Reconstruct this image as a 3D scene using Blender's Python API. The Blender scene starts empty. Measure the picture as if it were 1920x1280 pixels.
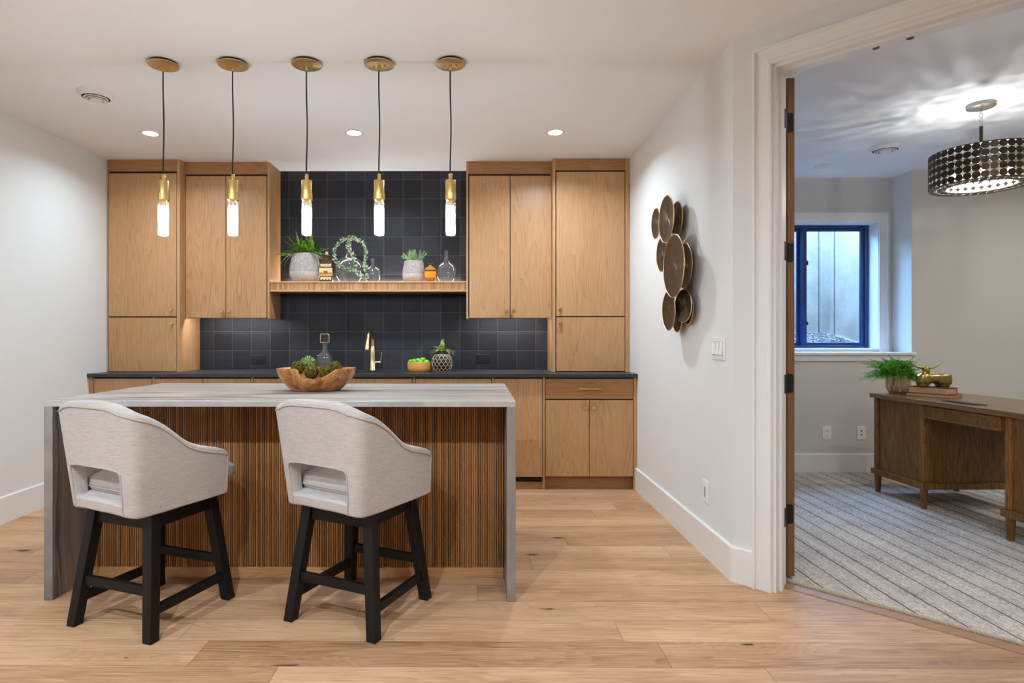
P_BAR, P_ROOM, P_REAR_FILL, P_OFF_FILL, W_SKY, EXPO = 16.0, 50.0, 5.0, 10.0, 40.0, 0.17
import bpy, bmesh, math, random
from mathutils import Vector, Matrix, noise
R = math.radians
PI = math.pi
random.seed(7)
SC = bpy.context.scene
COL = SC.collection

# ------------------------------------------------------------------ camera model (metres)
F, PX, HY, CAMZ, YAW = 1120.0, 883.7, 631.0, 1.19, R(0.4)
CEIL = 2.64

def at(px, py, Y):
    """point of the place seen at a pixel of the photo on the plane y = Y"""
    u, v = (px - PX) / F, -(py - HY) / F
    dx = u * math.cos(YAW) - math.sin(YAW)
    dy = u * math.sin(YAW) + math.cos(YAW)
    k = Y / dy
    return Vector((dx * k, Y, CAMZ + v * k))

def atz(px, py, Z):
    """point seen at a pixel on the horizontal plane z = Z"""
    u, v = (px - PX) / F, -(py - HY) / F
    dx = u * math.cos(YAW) - math.sin(YAW)
    dy = u * math.sin(YAW) + math.cos(YAW)
    k = (Z - CAMZ) / v
    return Vector((dx * k, dy * k, Z))

def atx(px, py, X):
    u, v = (px - PX) / F, -(py - HY) / F
    dx = u * math.cos(YAW) - math.sin(YAW)
    dy = u * math.sin(YAW) + math.cos(YAW)
    k = X / dx
    return Vector((X, dy * k, CAMZ + v * k))

# ------------------------------------------------------------------ mesh builder
class MB:
    def __init__(s):
        s.v, s.f, s.m = [], [], []
    def add(s, vs, fs, mi=0):
        b = len(s.v)
        s.v.extend(Vector(p) for p in vs)
        for q in fs:
            s.f.append(tuple(b + i for i in q)); s.m.append(mi)
        return s
    def box(s, x0, x1, y0, y1, z0, z1, mi=0):
        vs = [(x, y, z) for z in (z0, z1) for y in (y0, y1) for x in (x0, x1)]
        return s.add(vs, [(0,2,3,1),(4,5,7,6),(0,1,5,4),(2,6,7,3),(0,4,6,2),(1,3,7,5)], mi)
    def prism(s, poly, z0, z1, mi=0):
        n = len(poly)
        vs = [(p[0], p[1], z0) for p in poly] + [(p[0], p[1], z1) for p in poly]
        fs = [tuple(range(n))[::-1], tuple(range(n, 2*n))]
        fs += [(i, (i+1) % n, n + (i+1) % n, n + i) for i in range(n)]
        return s.add(vs, fs, mi)
    def loft(s, rings, closed=True, cap=True, mi=0):
        n = len(rings[0]); vs = [p for r in rings for p in r]; fs = []
        for k in range(len(rings) - 1):
            for i in range(n if closed else n - 1):
                j = (i + 1) % n
                fs.append((k*n+i, k*n+j, (k+1)*n+j, (k+1)*n+i))
        if cap and closed:
            fs.append(tuple(range(n))[::-1]); fs.append(tuple((len(rings)-1)*n + i for i in range(n)))
        return s.add(vs, fs, mi)
    def lathe(s, c, prof, seg=32, cap=True, mi=0, flute=0, fl_n=0):
        rings = []
        for r, z in prof:
            ring = []
            for i in range(seg):
                a = 2*PI*i/seg
                rr = r * (1 + flute*math.cos(fl_n*a)) if fl_n else r
                ring.append((c[0]+rr*math.cos(a), c[1]+rr*math.sin(a), c[2]+z))
            rings.append(ring)
        return s.loft(rings, True, cap, mi)
    def tube(s, pts, r, seg=8, closed=False, mi=0, cap=True, squash=None):
        pts = [Vector(p) for p in pts]; n = len(pts); rings = []
        rad = r if isinstance(r, (list, tuple)) else [r]*n
        up = None
        for i in range(n):
            if closed: t = pts[(i+1) % n] - pts[i-1]
            else: t = pts[min(i+1, n-1)] - pts[max(i-1, 0)]
            if t.length < 1e-9: t = Vector((0,0,1))
            t.normalize()
            if up is None:
                up = Vector((0,0,1)) if abs(t.z) < .9 else Vector((1,0,0))
            up = up - t*up.dot(t)
            if up.length < 1e-6: up = t.orthogonal()
            up.normalize(); sd = t.cross(up)
            rings.append([pts[i] + (up*math.cos(2*PI*k/seg) + sd*math.sin(2*PI*k/seg))*rad[i] for k in range(seg)])
        if closed:
            vs = [p for q in rings for p in q]; fs = []
            for k in range(n):
                for i in range(seg):
                    j = (i+1) % seg; k2 = (k+1) % n
                    fs.append((k*seg+i, k*seg+j, k2*seg+j, k2*seg+i))
            return s.add(vs, fs, mi)
        return s.loft(rings, True, cap, mi)
    def cyl(s, c, r, z0, z1, seg=24, mi=0):
        return s.lathe((c[0], c[1], 0), [(r, z0), (r, z1)], seg, True, mi)
    def disc_axis(s, c, n, r, h, seg=24, mi=0):
        """short cylinder, centre of its base c, axis n, height h"""
        n = Vector(n).normalized(); a = n.orthogonal().normalized(); b = n.cross(a); c = Vector(c)
        r0 = [c + (a*math.cos(2*PI*i/seg) + b*math.sin(2*PI*i/seg))*r for i in range(seg)]
        return s.loft([r0, [p + n*h for p in r0]], True, True, mi)
    def sph(s, c, rx, ry=None, rz=None, seg=16, rings=10, e=1.0, e2=1.0, mi=0):
        ry = rx if ry is None else ry; rz = rx if rz is None else rz
        g = lambda w, p: math.copysign(abs(w)**p, w)
        vs = []; fs = []
        for k in range(1, rings):
            ph = -PI/2 + PI*k/rings
            for i in range(seg):
                th = 2*PI*i/seg
                vs.append((c[0] + rx*g(math.cos(ph), e)*g(math.cos(th), e2), c[1] + ry*g(math.cos(ph), e)*g(math.sin(th), e2), c[2] + rz*g(math.sin(ph), e)))
        for k in range(rings-2):
            for i in range(seg):
                j = (i+1) % seg
                fs.append((k*seg+i, k*seg+j, (k+1)*seg+j, (k+1)*seg+i))
        b = len(vs); vs += [(c[0], c[1], c[2]-rz), (c[0], c[1], c[2]+rz)]
        for i in range(seg):
            j = (i+1) % seg
            fs.append((b, j, i)); fs.append((b+1, (rings-2)*seg+i, (rings-2)*seg+j))
        return s.add(vs, fs, mi)
    def quad(s, a, b, c, d, mi=0):
        return s.add([a, b, c, d], [(0,1,2,3)], mi)

def origin_of(o):
    p = Vector((0,0,0))
    while o is not None:
        p += o.location; o = o.parent
    return p

def obj(name, mb, mats, parent=None, loc=None, bevel=0.0, smooth=None, local=False, normals=True, bseg=2):
    """link one mesh object; mesh points are world points unless local"""
    me = bpy.data.meshes.new(name)
    if parent is not None: base = Vector((0,0,0)) if local else origin_of(parent)
    elif loc is not None: base = Vector(loc)
    else:
        xs = [p.x for p in mb.v]; ys = [p.y for p in mb.v]; zs = [p.z for p in mb.v]
        base = Vector(((min(xs)+max(xs))/2, (min(ys)+max(ys))/2, min(zs)))
    me.from_pydata([p - base if not (local and parent is None) else p for p in mb.v], [], mb.f)
    if not isinstance(mats, (list, tuple)): mats = [mats]
    for m in mats: me.materials.append(m)
    if len(mats) > 1:
        for p, i in zip(me.polygons, mb.m): p.material_index = i
    if normals:
        bm = bmesh.new(); bm.from_mesh(me); bmesh.ops.recalc_face_normals(bm, faces=bm.faces); bm.to_mesh(me); bm.free()
    if smooth is not None:
        for p in me.polygons: p.use_smooth = True
        if smooth < 179: me.set_sharp_from_angle(angle=R(smooth))
    me.update()
    o = bpy.data.objects.new(name, me); COL.objects.link(o)
    if parent is not None: o.parent = parent
    else: o.location = base
    if bevel:
        b = o.modifiers.new('bevel', 'BEVEL'); b.width = bevel; b.segments = bseg; b.limit_method = 'ANGLE'; b.angle_limit = R(40)
        b.harden_normals = False
    return o

def thing(name, label, cat, loc=(0,0,0), rotz=0, group=None):
    o = bpy.data.objects.new(name, None); COL.objects.link(o)
    o.location = loc; o.rotation_euler = (0,0,rotz); o.empty_display_size = .1
    o['label'] = label; o['category'] = cat
    if group: o['group'] = group
    return o

def tag(o, label, cat, group=None):
    o['label'] = label; o['category'] = cat
    if group: o['group'] = group
    return o

def struct(name, mb, m, parent=None, bevel=0, smooth=None):
    o = obj(name, mb, m, parent, loc=None, bevel=bevel, smooth=smooth)
    if parent is None: o['kind'] = 'structure'
    return o

def dup(root, loc, rotz=None, label=None, group=None):
    r = root.copy(); COL.objects.link(r); r.location = loc
    if rotz is not None: r.rotation_euler = (0,0,rotz)
    if label: r['label'] = label
    if group: r['group'] = group
    for ch in list(root.children):
        c = ch.copy(); COL.objects.link(c); c.parent = r
        for g in list(ch.children):
            d = g.copy(); COL.objects.link(d); d.parent = c
    return r

# ------------------------------------------------------------------ materials
class NT:
    def __init__(s, name):
        s.mat = bpy.data.materials.new(name); s.mat.use_nodes = True
        s.t = s.mat.node_tree; s.t.nodes.clear()
        s.out = s.n('ShaderNodeOutputMaterial')
    def n(s, typ, **kw):
        nd = s.t.nodes.new(typ)
        for k, v in kw.items(): setattr(nd, k, v)
        return nd
    def l(s, a, b): s.t.links.new(a, b)
    def sv(s, sock, v):
        if hasattr(v, 'is_output') or isinstance(v, bpy.types.NodeSocket): s.l(v, sock)
        else: sock.default_value = v
    def m(s, op, a, b=0.0, c=0.0, clamp=False):
        nd = s.n('ShaderNodeMath', operation=op); nd.use_clamp = clamp
        s.sv(nd.inputs[0], a); s.sv(nd.inputs[1], b); s.sv(nd.inputs[2], c)
        return nd.outputs[0]
    def vec(s, x, y, z):
        nd = s.n('ShaderNodeCombineXYZ')
        for i, v in enumerate((x, y, z)): s.sv(nd.inputs[i], v)
        return nd.outputs[0]
    def xyz(s, v):
        nd = s.n('ShaderNodeSeparateXYZ'); s.l(v, nd.inputs[0]); return nd.outputs
    def vm(s, op, a, b):
        nd = s.n('ShaderNodeVectorMath', operation=op); s.sv(nd.inputs[0], a); s.sv(nd.inputs[1], b); return nd.outputs[0]
    def coord(s, rnd=True):
        tc = s.n('ShaderNodeTexCoord').outputs['Object']
        if rnd:
            oi = s.n('ShaderNodeObjectInfo').outputs['Random']
            return s.vm('ADD', tc, s.vec(s.m('MULTIPLY', oi, 37.0), s.m('MULTIPLY', oi, 91.0), s.m('MULTIPLY', oi, 53.0)))
        return tc
    def noise(s, v, scale=5, detail=4, rough=.55, dist=0.0, out=0):
        nd = s.n('ShaderNodeTexNoise'); s.l(v, nd.inputs['Vector'])
        nd.inputs['Scale'].default_value = scale; nd.inputs['Detail'].default_value = detail
        nd.inputs['Roughness'].default_value = rough; nd.inputs['Distortion'].default_value = dist
        return nd.outputs[out]
    def ramp(s, fac, stops):
        nd = s.n('ShaderNodeValToRGB'); s.sv(nd.inputs[0], fac)
        e = nd.color_ramp.elements
        while len(e) < len(stops): e.new(.5)
        for i, (p, c) in enumerate(stops):
            e[i].position = p; e[i].color = (c[0], c[1], c[2], 1)
        return nd.outputs[0]
    def mix(s, fac, a, b, blend='MIX'):
        nd = s.n('ShaderNodeMix', data_type='RGBA', blend_type=blend)
        s.sv(nd.inputs[0], fac)
        for k, v in ((6, a), (7, b)):
            if isinstance(v, tuple) and len(v) == 3: v = (*v, 1)
            s.sv(nd.inputs[k], v)
        return nd.outputs[2]
    def bump(s, h, strength=.3, dist=.002):
        nd = s.n('ShaderNodeBump'); s.l(h, nd.inputs['Height'])
        nd.inputs['Strength'].default_value = strength; nd.inputs['Distance'].default_value = dist
        return nd.outputs[0]
    def bsdf(s, color, rough=.5, metal=0.0, normal=None, spec=.5, **kw):
        nd = s.n('ShaderNodeBsdfPrincipled')
        if isinstance(color, tuple): color = (*color[:3], 1)
        s.sv(nd.inputs['Base Color'], color); s.sv(nd.inputs['Roughness'], rough); s.sv(nd.inputs['Metallic'], metal)
        nd.inputs['Specular IOR Level'].default_value = spec
        if normal is not None: s.l(normal, nd.inputs['Normal'])
        for k, v in kw.items(): s.sv(nd.inputs[k.replace('_', ' ')], v)
        s.l(nd.outputs[0], s.out.inputs[0])
        return nd

def lin(r, g, b):
    f = lambda c: ((c/255+.055)/1.055)**2.4 if c/255 > .04045 else c/255/12.92
    return (f(r), f(g), f(b))

def plain(name, col, rough=.5, metal=0.0, spec=.5, nscale=0, namp=.06, bump=0, bscale=60, **kw):
    t = NT(name); c = col; nrm = None
    v = t.coord()
    if nscale:
        nf = t.noise(v, nscale, 4)
        c = t.mix(nf, tuple(x*(1-namp) for x in col), tuple(min(1, x*(1+namp)) for x in col))
    if bump: nrm = t.bump(t.noise(v, bscale, 3), bump, .002)
    t.bsdf(c, rough, metal, nrm, spec, **kw)
    return t.mat

def wood(name, dark, mid, light, axis='Z', rough=.36, scale=1.0, contrast=1.0, spec=.4):
    t = NT(name); v = t.coord()
    long_, ac = .9*scale, 12*scale
    s = {'X': (long_, ac, ac), 'Y': (ac, long_, ac), 'Z': (ac, ac, long_)}[axis]
    q = t.vm('MULTIPLY', v, t.vec(*s))
    low = t.noise(q, .55, 2, .5)
    o = t.xyz(q)
    qa = {'X': o[1], 'Y': o[0], 'Z': o[0]}[axis]
    qo = {'X': o[2], 'Y': o[2], 'Z': o[1]}[axis]
    across = t.m('ADD', qa, qo)
    # cathedral figure: rings of a strongly warped field, drawn out along the grain
    fld = t.m('ADD', t.m('MULTIPLY', low, 9.0), t.m('MULTIPLY', across, .55))
    ring = t.m('FRACT', t.m('MULTIPLY', fld, 2.6))
    ring = t.m('POWER', ring, 2.2)
    fs = tuple(k*9 if k > 5*scale else k*3.2 for k in s)
    fine = t.noise(t.vm('MULTIPLY', v, t.vec(*fs)), 2.2, 3, .6)
    broad = t.noise(q, .18, 2, .5)
    h = t.m('ADD', t.m('MULTIPLY', ring, .24*contrast), t.m('MULTIPLY', fine, .85*contrast))
    h = t.m('ADD', h, t.m('MULTIPLY', broad, .45))
    h = t.m('SUBTRACT', h, .30*contrast + .0)
    c = t.ramp(h, [(.12, light), (.5, mid), (.95, dark)])
    t.bsdf(c, rough, 0, t.bump(fine, .12, .001), spec)
    return t.mat

def frame(mb, x0, x1, z0, z1, y0, y1, wl, wr, wb, wt):
    mb.box(x0, x0+wl, y0, y1, z0, z1).box(x1-wr, x1, y0, y1, z0, z1)
    return mb.box(x0+wl, x1-wr, y0, y1, z0, z0+wb).box(x0+wl, x1-wr, y0, y1, z1-wt, z1)

M = {}
M['wall'] = plain('wall_paint', lin(221,222,221), .85, nscale=3, namp=.012, bump=.05, bscale=260, spec=.2)
M['wall_office'] = plain('office_wall_paint', lin(212,209,203), .85, nscale=3, namp=.012, bump=.05, bscale=260, spec=.2)
M['ceiling'] = plain('ceiling_paint', lin(238,240,243), .9, nscale=3, namp=.01, bump=.05, bscale=200, spec=.15)
M['trim'] = plain('trim_paint', lin(230,230,229), .38, nscale=2, namp=.01, spec=.4)
OAK = (lin(138,95,60), lin(180,137,95), lin(198,157,115))
M['oak'] = wood('oak_veneer', *OAK, axis='Z')
M['oak_h'] = wood('oak_horizontal', lin(118,76,42), lin(154,108,66), lin(172,128,84), axis='X')
M['oak_shelf'] = wood('oak_shelf', lin(140,90,52), lin(196,146,98), lin(216,172,126), axis='X')
M['oak_dark'] = plain('cabinet_recess', (.025,.015,.008), .7)
M['door_wood'] = wood('door_oak', lin(92,60,34), lin(132,92,56), lin(150,108,68), axis='Z')
M['door_face'] = M['door_wood']
M['walnut'] = wood('desk_wood_vertical', lin(40,23,8), lin(112,74,31), lin(158,112,58), axis='Z', rough=.34, contrast=1.15)
M['walnut_top'] = wood('desk_wood_top', lin(62,40,20), lin(116,82,48), lin(146,110,74), axis='Y', rough=.26, contrast=.9)
M['black_wood'] = plain('black_stained_wood', (.0065,.006,.0055), .5, nscale=30, namp=.3, spec=.25)
M['brass'] = plain('satin_brass', (.72,.52,.20), .26, 1.0, nscale=60, namp=.08)
M['brass_dark'] = plain('brushed_brass_canopy', (.68,.53,.30), .34, 1.0, nscale=80, namp=.1)
M['gold'] = plain('champagne_bronze', (.78,.60,.38), .24, 1.0, nscale=60, namp=.06)
M['bronze'] = plain('polished_bronze', (.40,.30,.09), .3, 1.0, nscale=30, namp=.15)
M['nickel'] = plain('aged_nickel', (.55,.52,.47), .3, 1.0)
M['dark_metal'] = plain('dark_bronze_metal', (.055,.045,.033), .42, .85, nscale=40, namp=.25)
M['black_metal'] = plain('black_hardware', (.012,.012,.013), .4, .3, nscale=60, namp=.3)
M['cord'] = plain('black_cord', (.006,.006,.006), .7)
M['black_plastic'] = plain('black_plastic', (.006,.006,.007), .32)
M['white_plastic'] = plain('white_plastic', lin(238,237,235), .3)
M['grey_slot'] = plain('socket_slot', (.06,.06,.06), .6)
M['slot_white'] = plain('switch_gap', lin(176,174,172), .6)
M['counter'] = plain('honed_black_stone', (.030,.031,.034), .38, nscale=25, namp=.25, spec=.5)
M['sink'] = plain('black_composite_sink', (.010,.010,.011), .5)
M['vent_white'] = plain('vent_enamel', lin(226,224,222), .4)
M['vent_dark'] = plain('vent_cavity', (.05,.05,.05), .8)

# quartzite, veins along the island and down the waterfalls
def quartzite(name, cols, vcol, vamt):
    t = NT(name); v = t.coord(False)
    w = t.vm('ADD', v, t.vm('MULTIPLY', t.vm('SUBTRACT', t.noise(t.vm('MULTIPLY', v, (1.1,1.1,.9)), 1.3, 4, .55, 0, 1), (.5,.5,.5)), (.25,.20,.25)))
    o = t.xyz(w)
    band = t.noise(t.vec(t.m('MULTIPLY', o[0], .22), t.m('MULTIPLY', o[1], 9.0), t.m('MULTIPLY', o[2], .25)), 1.0, 5, .6, .25)
    vein = t.noise(t.vec(t.m('MULTIPLY', o[0], .3), t.m('MULTIPLY', o[1], 5.0), t.m('MULTIPLY', o[2], .4)), 1.25, 3, .5, .6)
    vein = t.m('SUBTRACT', 1.0, t.m('MULTIPLY', t.m('ABSOLUTE', t.m('SUBTRACT', vein, .5)), 20.0), clamp=True)
    c = t.ramp(band, list(zip((.30, .42, .52, .61, .74), cols)))
    c = t.mix(t.m('MULTIPLY', vein, vamt), c, vcol)
    c = t.mix(t.m('MULTIPLY', t.noise(v, 120, 2), .25), c, lin(120,112,106))
    t.bsdf(c, .34, 0, None, .5); return t.mat
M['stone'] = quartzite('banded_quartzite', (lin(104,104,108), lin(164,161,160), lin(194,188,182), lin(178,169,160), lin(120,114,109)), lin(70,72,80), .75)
M['stone_side'] = quartzite('shaded_banded_quartzite', (lin(66,70,80), lin(118,116,116), lin(150,144,138), lin(128,119,110), lin(78,72,68)), lin(34,38,50), .85)  # same stone darkened: side shade put into the colour, with a darker vein band

# slatted oak: every slat its own tone
def slat_mat(name, pitch, cols):
    t = NT(name); v = t.coord(False); o = t.xyz(v)
    k = t.m('FLOOR', t.m('DIVIDE', o[0], pitch))
    wn = t.n('ShaderNodeTexWhiteNoise', noise_dimensions='1D'); t.l(k, wn.inputs['W'])
    fine = t.noise(t.vec(t.m('MULTIPLY', o[0], 90), t.m('MULTIPLY', o[1], 20), t.m('MULTIPLY', o[2], 3.0)), 2.0, 4)
    broad = t.noise(t.vec(t.m('MULTIPLY', o[0], 3), 0.0, t.m('MULTIPLY', o[2], .6)), 1.5, 2)
    h = t.m('ADD', t.m('ADD', t.m('MULTIPLY', wn.outputs[0], .42), t.m('MULTIPLY', fine, .4)), t.m('MULTIPLY', broad, .22))
    c = t.ramp(h, [(.2, cols[0]), (.52, cols[1]), (.85, cols[2])])
    t.bsdf(c, .5, 0, None, .35)
    return t.mat
M['slat'] = slat_mat('reeded_oak', .0113, (lin(116,75,40), lin(160,111,66), lin(194,144,92)))
M['slat_shelf'] = slat_mat('reeded_shelf_oak', .0135, (lin(150,104,64), lin(198,152,104), lin(222,184,138)))

# handmade dark tiles
# object space is centred on the tile field, whose base is the worktop
TILE_X = .802 + (-3.02+1.255)/2; TILE_Z = .9025 - 1.0677 + .1662*2
t = NT('charcoal_tile'); v = t.coord(False); o = t.xyz(v)
P = .1662
ux = t.m('DIVIDE', t.m('ADD', o[0], 4*P + TILE_X), P); uz = t.m('DIVIDE', t.m('ADD', o[2], TILE_Z), P)
cx = t.m('FLOOR', ux); cz = t.m('FLOOR', uz)
fx = t.m('FRACT', ux); fz = t.m('FRACT', uz)
wn = t.n('ShaderNodeTexWhiteNoise', noise_dimensions='3D'); t.l(t.vec(cx, cz, 3.0), wn.inputs['Vector'])
ex = t.m('MINIMUM', fx, t.m('SUBTRACT', 1.0, fx)); ez = t.m('MINIMUM', fz, t.m('SUBTRACT', 1.0, fz))
wob = t.m('MULTIPLY', t.m('SUBTRACT', t.noise(v, 22, 2), .5), .012)
edge = t.m('ADD', t.m('MINIMUM', ex, ez), wob)
grout = t.m('LESS_THAN', edge, .0085)
streak = t.noise(t.vec(t.m('ADD', t.m('MULTIPLY', o[0], 4), t.m('MULTIPLY', wn.outputs[0], 40)), 0.0, t.m('MULTIPLY', o[2], 90)), 1.6, 4, .65, .4)
pil = t.m('MINIMUM', t.m('MULTIPLY', edge, 9.0), 1.0)
tone = t.m('ADD', t.m('MULTIPLY', wn.outputs[0], .55), t.m('MULTIPLY', streak, .5))
c = t.ramp(tone, [(.15, lin(24,25,31)), (.5, lin(36,37,44)), (.9, lin(54,55,63))])
c = t.mix(grout, c, lin(92,92,98))
tilt = t.m('MULTIPLY', t.m('SUBTRACT', wn.outputs[0], .5), t.m('ADD', fx, fz))
h = t.m('ADD', t.m('ADD', t.m('MULTIPLY', streak, .55), t.m('MULTIPLY', pil, 1.0)), t.m('MULTIPLY', tilt, .8))
rg = t.m('ADD', .36, t.m('MULTIPLY', streak, .2))
t.bsdf(c, t.m('ADD', rg, .06), 0, t.bump(h, .5, .0025), .3); M['tile'] = t.mat

# plank floor, boards along x
def floor_mat(name, P=.1785, y0=2.2, L=1.75, axis=0):
    t = NT(name); v = t.coord(False); o = t.xyz(v)
    x, y = o[0], o[1]
    yy = t.m('DIVIDE', t.m('SUBTRACT', y, y0), P)
    row = t.m('FLOOR', yy); fy = t.m('FRACT', yy)
    wr = t.n('ShaderNodeTexWhiteNoise', noise_dimensions='1D'); t.l(row, wr.inputs['W'])
    xx = t.m('DIVIDE', t.m('ADD', x, t.m('MULTIPLY', wr.outputs[0], 7.3)), L)
    colm = t.m('FLOOR', xx); fx = t.m('FRACT', xx)
    wp = t.n('ShaderNodeTexWhiteNoise', noise_dimensions='3D'); t.l(t.vec(row, colm, 1.0), wp.inputs['Vector'])
    pid = wp.outputs[0]
    ey = t.m('MULTIPLY', t.m('MINIMUM', fy, t.m('SUBTRACT', 1.0, fy)), P)
    ex = t.m('MULTIPLY', t.m('MINIMUM', fx, t.m('SUBTRACT', 1.0, fx)), L)
    e = t.m('MINIMUM', ex, ey)
    seam = t.m('SUBTRACT', 1.0, t.m('DIVIDE', e, .0022), clamp=True)
    off = t.m('MULTIPLY', pid, 57.0)
    # knots
    vo = t.n('ShaderNodeTexVoronoi', voronoi_dimensions='2D'); t.l(t.vec(t.m('ADD', t.m('MULTIPLY', x, 1.5), off), t.m('MULTIPLY', y, 4.2), off), vo.inputs['Vector'])
    vo.inputs['Scale'].default_value = .8
    kd = t.m('ADD', vo.outputs['Distance'], t.m('MULTIPLY', t.m('SUBTRACT', t.noise(t.vec(t.m('MULTIPLY', x, 22), t.m('MULTIPLY', y, 50), off), 1.0, 3, .6), .5), .10))
    krand = t.xyz(vo.outputs['Color'])[0]
    has = t.m('GREATER_THAN', krand, .70)
    knot = t.m('MULTIPLY', has, t.m('SUBTRACT', 1.0, t.m('DIVIDE', kd, t.m('ADD', .0, t.m('MULTIPLY', t.xyz(vo.outputs['Color'])[1], .085))), clamp=True))
    halo = t.m('MULTIPLY', has, t.m('SUBTRACT', 1.0, t.m('DIVIDE', kd, .34), clamp=True))
    g = t.vec(t.m('ADD', t.m('MULTIPLY', x, 1.0), off), t.m('MULTIPLY', y, 9.0), off)
    low = t.noise(g, .85, 3, .5, .3)
    fld = t.m('ADD', t.m('MULTIPLY', low, 7.0), t.m('MULTIPLY', halo, 2.5))
    ring = t.m('POWER', t.m('FRACT', t.m('MULTIPLY', fld, 2.0)), 1.5)
    fine = t.noise(t.vec(t.m('ADD', t.m('MULTIPLY', x, 5.0), off), t.m('MULTIPLY', y, 170.0), off), 1.0, 4, .6)
    broad = t.noise(t.vec(t.m('ADD', t.m('MULTIPLY', x, .8), off), t.m('MULTIPLY', y, 7.0), off), 1.2, 3, .5)
    h = t.m('ADD', t.m('ADD', t.m('MULTIPLY', ring, .12), t.m('MULTIPLY', fine, .78)), t.m('ADD', t.m('MULTIPLY', broad, .54), t.m('MULTIPLY', pid, .24)))
    h = t.m('SUBTRACT', h, .17)
    c = t.ramp(h, [(.28, lin(218,182,147)), (.55, lin(198,159,123)), (.78, lin(171,131,97)), (1.0, lin(132,96,68))])
    c = t.mix(t.m('MULTIPLY', halo, .35), c, lin(150,106,70))
    c = t.mix(t.m('MULTIPLY', knot, 1.4, clamp=True), c, lin(58,40,28))
    c = t.mix(t.m('MULTIPLY', seam, .75), c, lin(84,58,38))
    t.bsdf(c, t.m('ADD', .38, t.m('MULTIPLY', fine, .2)), 0, t.bump(t.m('SUBTRACT', t.m('MULTIPLY', fine, .3), seam), .25, .001), .4)
    return t.mat
M['floor'] = floor_mat('oak_plank_floor')
M['threshold'] = wood('threshold_oak', lin(122,90,66), lin(160,124,95), lin(178,142,112), axis='X', scale=.8)

# woven rug: dark pinstripes along y, bands of dashes between
t = NT('striped_wool_rug'); v = t.n('ShaderNodeNewGeometry').outputs['Position']; o = t.xyz(v)
SP = .1235
s1 = t.m('DIVIDE', t.m('SUBTRACT', o[0], 2.002 - SP/2), SP); fs = t.m('FRACT', s1)
line = t.m('SUBTRACT', 1.0, t.m('DIVIDE', t.m('ABSOLUTE', t.m('SUBTRACT', fs, .5)), .040), clamp=True)
tri = t.m('MULTIPLY', t.m('ABSOLUTE', t.m('SUBTRACT', fs, .5)), 2.0)       # 0 at the line, 1 between
sub = t.m('FRACT', t.m('MULTIPLY', fs, 15.0)); row = t.m('FLOOR', t.m('MULTIPLY', s1, 15.0))
wr = t.n('ShaderNodeTexWhiteNoise', noise_dimensions='1D'); t.l(row, wr.inputs['W'])
dash = t.noise(t.vec(t.m('MULTIPLY', row, 3.7), t.m('MULTIPLY', o[1], 55), 0.0), 1.0, 2, .6)
weave = t.noise(t.vec(t.m('MULTIPLY', o[0], 240), t.m('MULTIPLY', o[1], 190), 0.0), 1.0, 2, .7)
cell = t.m('MULTIPLY', t.m('SINE', t.m('MULTIPLY', o[1], 2*PI/.011)), .5)
big = t.noise(v, 3.0, 3)
h = t.m('ADD', t.m('MULTIPLY', dash, .55), t.m('ADD', t.m('MULTIPLY', weave, .66), t.m('MULTIPLY', t.m('SUBTRACT', wr.outputs[0], .5), .10)))
h = t.m('ADD', h, t.m('ADD', t.m('MULTIPLY', t.m('SUBTRACT', .5, tri), .12), t.m('MULTIPLY', t.m('SUBTRACT', big, .5), .3)))
subl = t.m('SUBTRACT', 1.0, t.m('MULTIPLY', t.m('ABSOLUTE', t.m('SUBTRACT', sub, .5)), 3.2), clamp=True)
dn = t.m('GREATER_THAN', t.noise(t.vec(t.m('MULTIPLY', row, 9.3), t.m('MULTIPLY', o[1], 42), 2.0), 1.0, 1, .5), t.m('ADD', .46, t.m('MULTIPLY', t.m('SUBTRACT', .5, tri), .16)))
h = t.m('ADD', t.m('SUBTRACT', h, .05), t.m('MULTIPLY', t.m('MULTIPLY', subl, dn), .26))
c = t.ramp(h, [(.40, lin(228,217,204)), (.62, lin(194,183,171)), (.86, lin(112,102,95))])
c = t.mix(t.m('MULTIPLY', line, 1.5, clamp=True), c, lin(66,60,59))
t.bsdf(c, .95, 0, t.bump(t.m('ADD', t.m('ADD', weave, t.m('MULTIPLY', cell, .4)), t.m('MULTIPLY', sub, .3)), .7, .003), .1); M['rug'] = t.mat
M['rug_cord'] = plain('twisted_rug_cord', lin(186,174,150), .95, nscale=60, namp=.25)

# linen upholstery
t = NT('greige_linen'); v = t.coord()
a = t.noise(t.vm('MULTIPLY', v, (14, 14, 260)), 1.6, 3, .6); b = t.noise(t.vm('MULTIPLY', v, (220, 220, 30)), 1.6, 2, .6)
big = t.noise(v, 5, 3)
h = t.m('ADD', t.m('MULTIPLY', a, .55), t.m('ADD', t.m('MULTIPLY', b, .3), t.m('MULTIPLY', big, .15)))
c = t.ramp(h, [(.3, lin(158,151,146)), (.5, lin(180,173,168)), (.72, lin(198,192,188))])
t.bsdf(c, .9, 0, t.bump(h, .35, .0015), .15, Sheen_Weight=.2); M['linen'] = t.mat
M['piping'] = plain('linen_piping', lin(172,164,157), .9, nscale=90, namp=.08)

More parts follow.
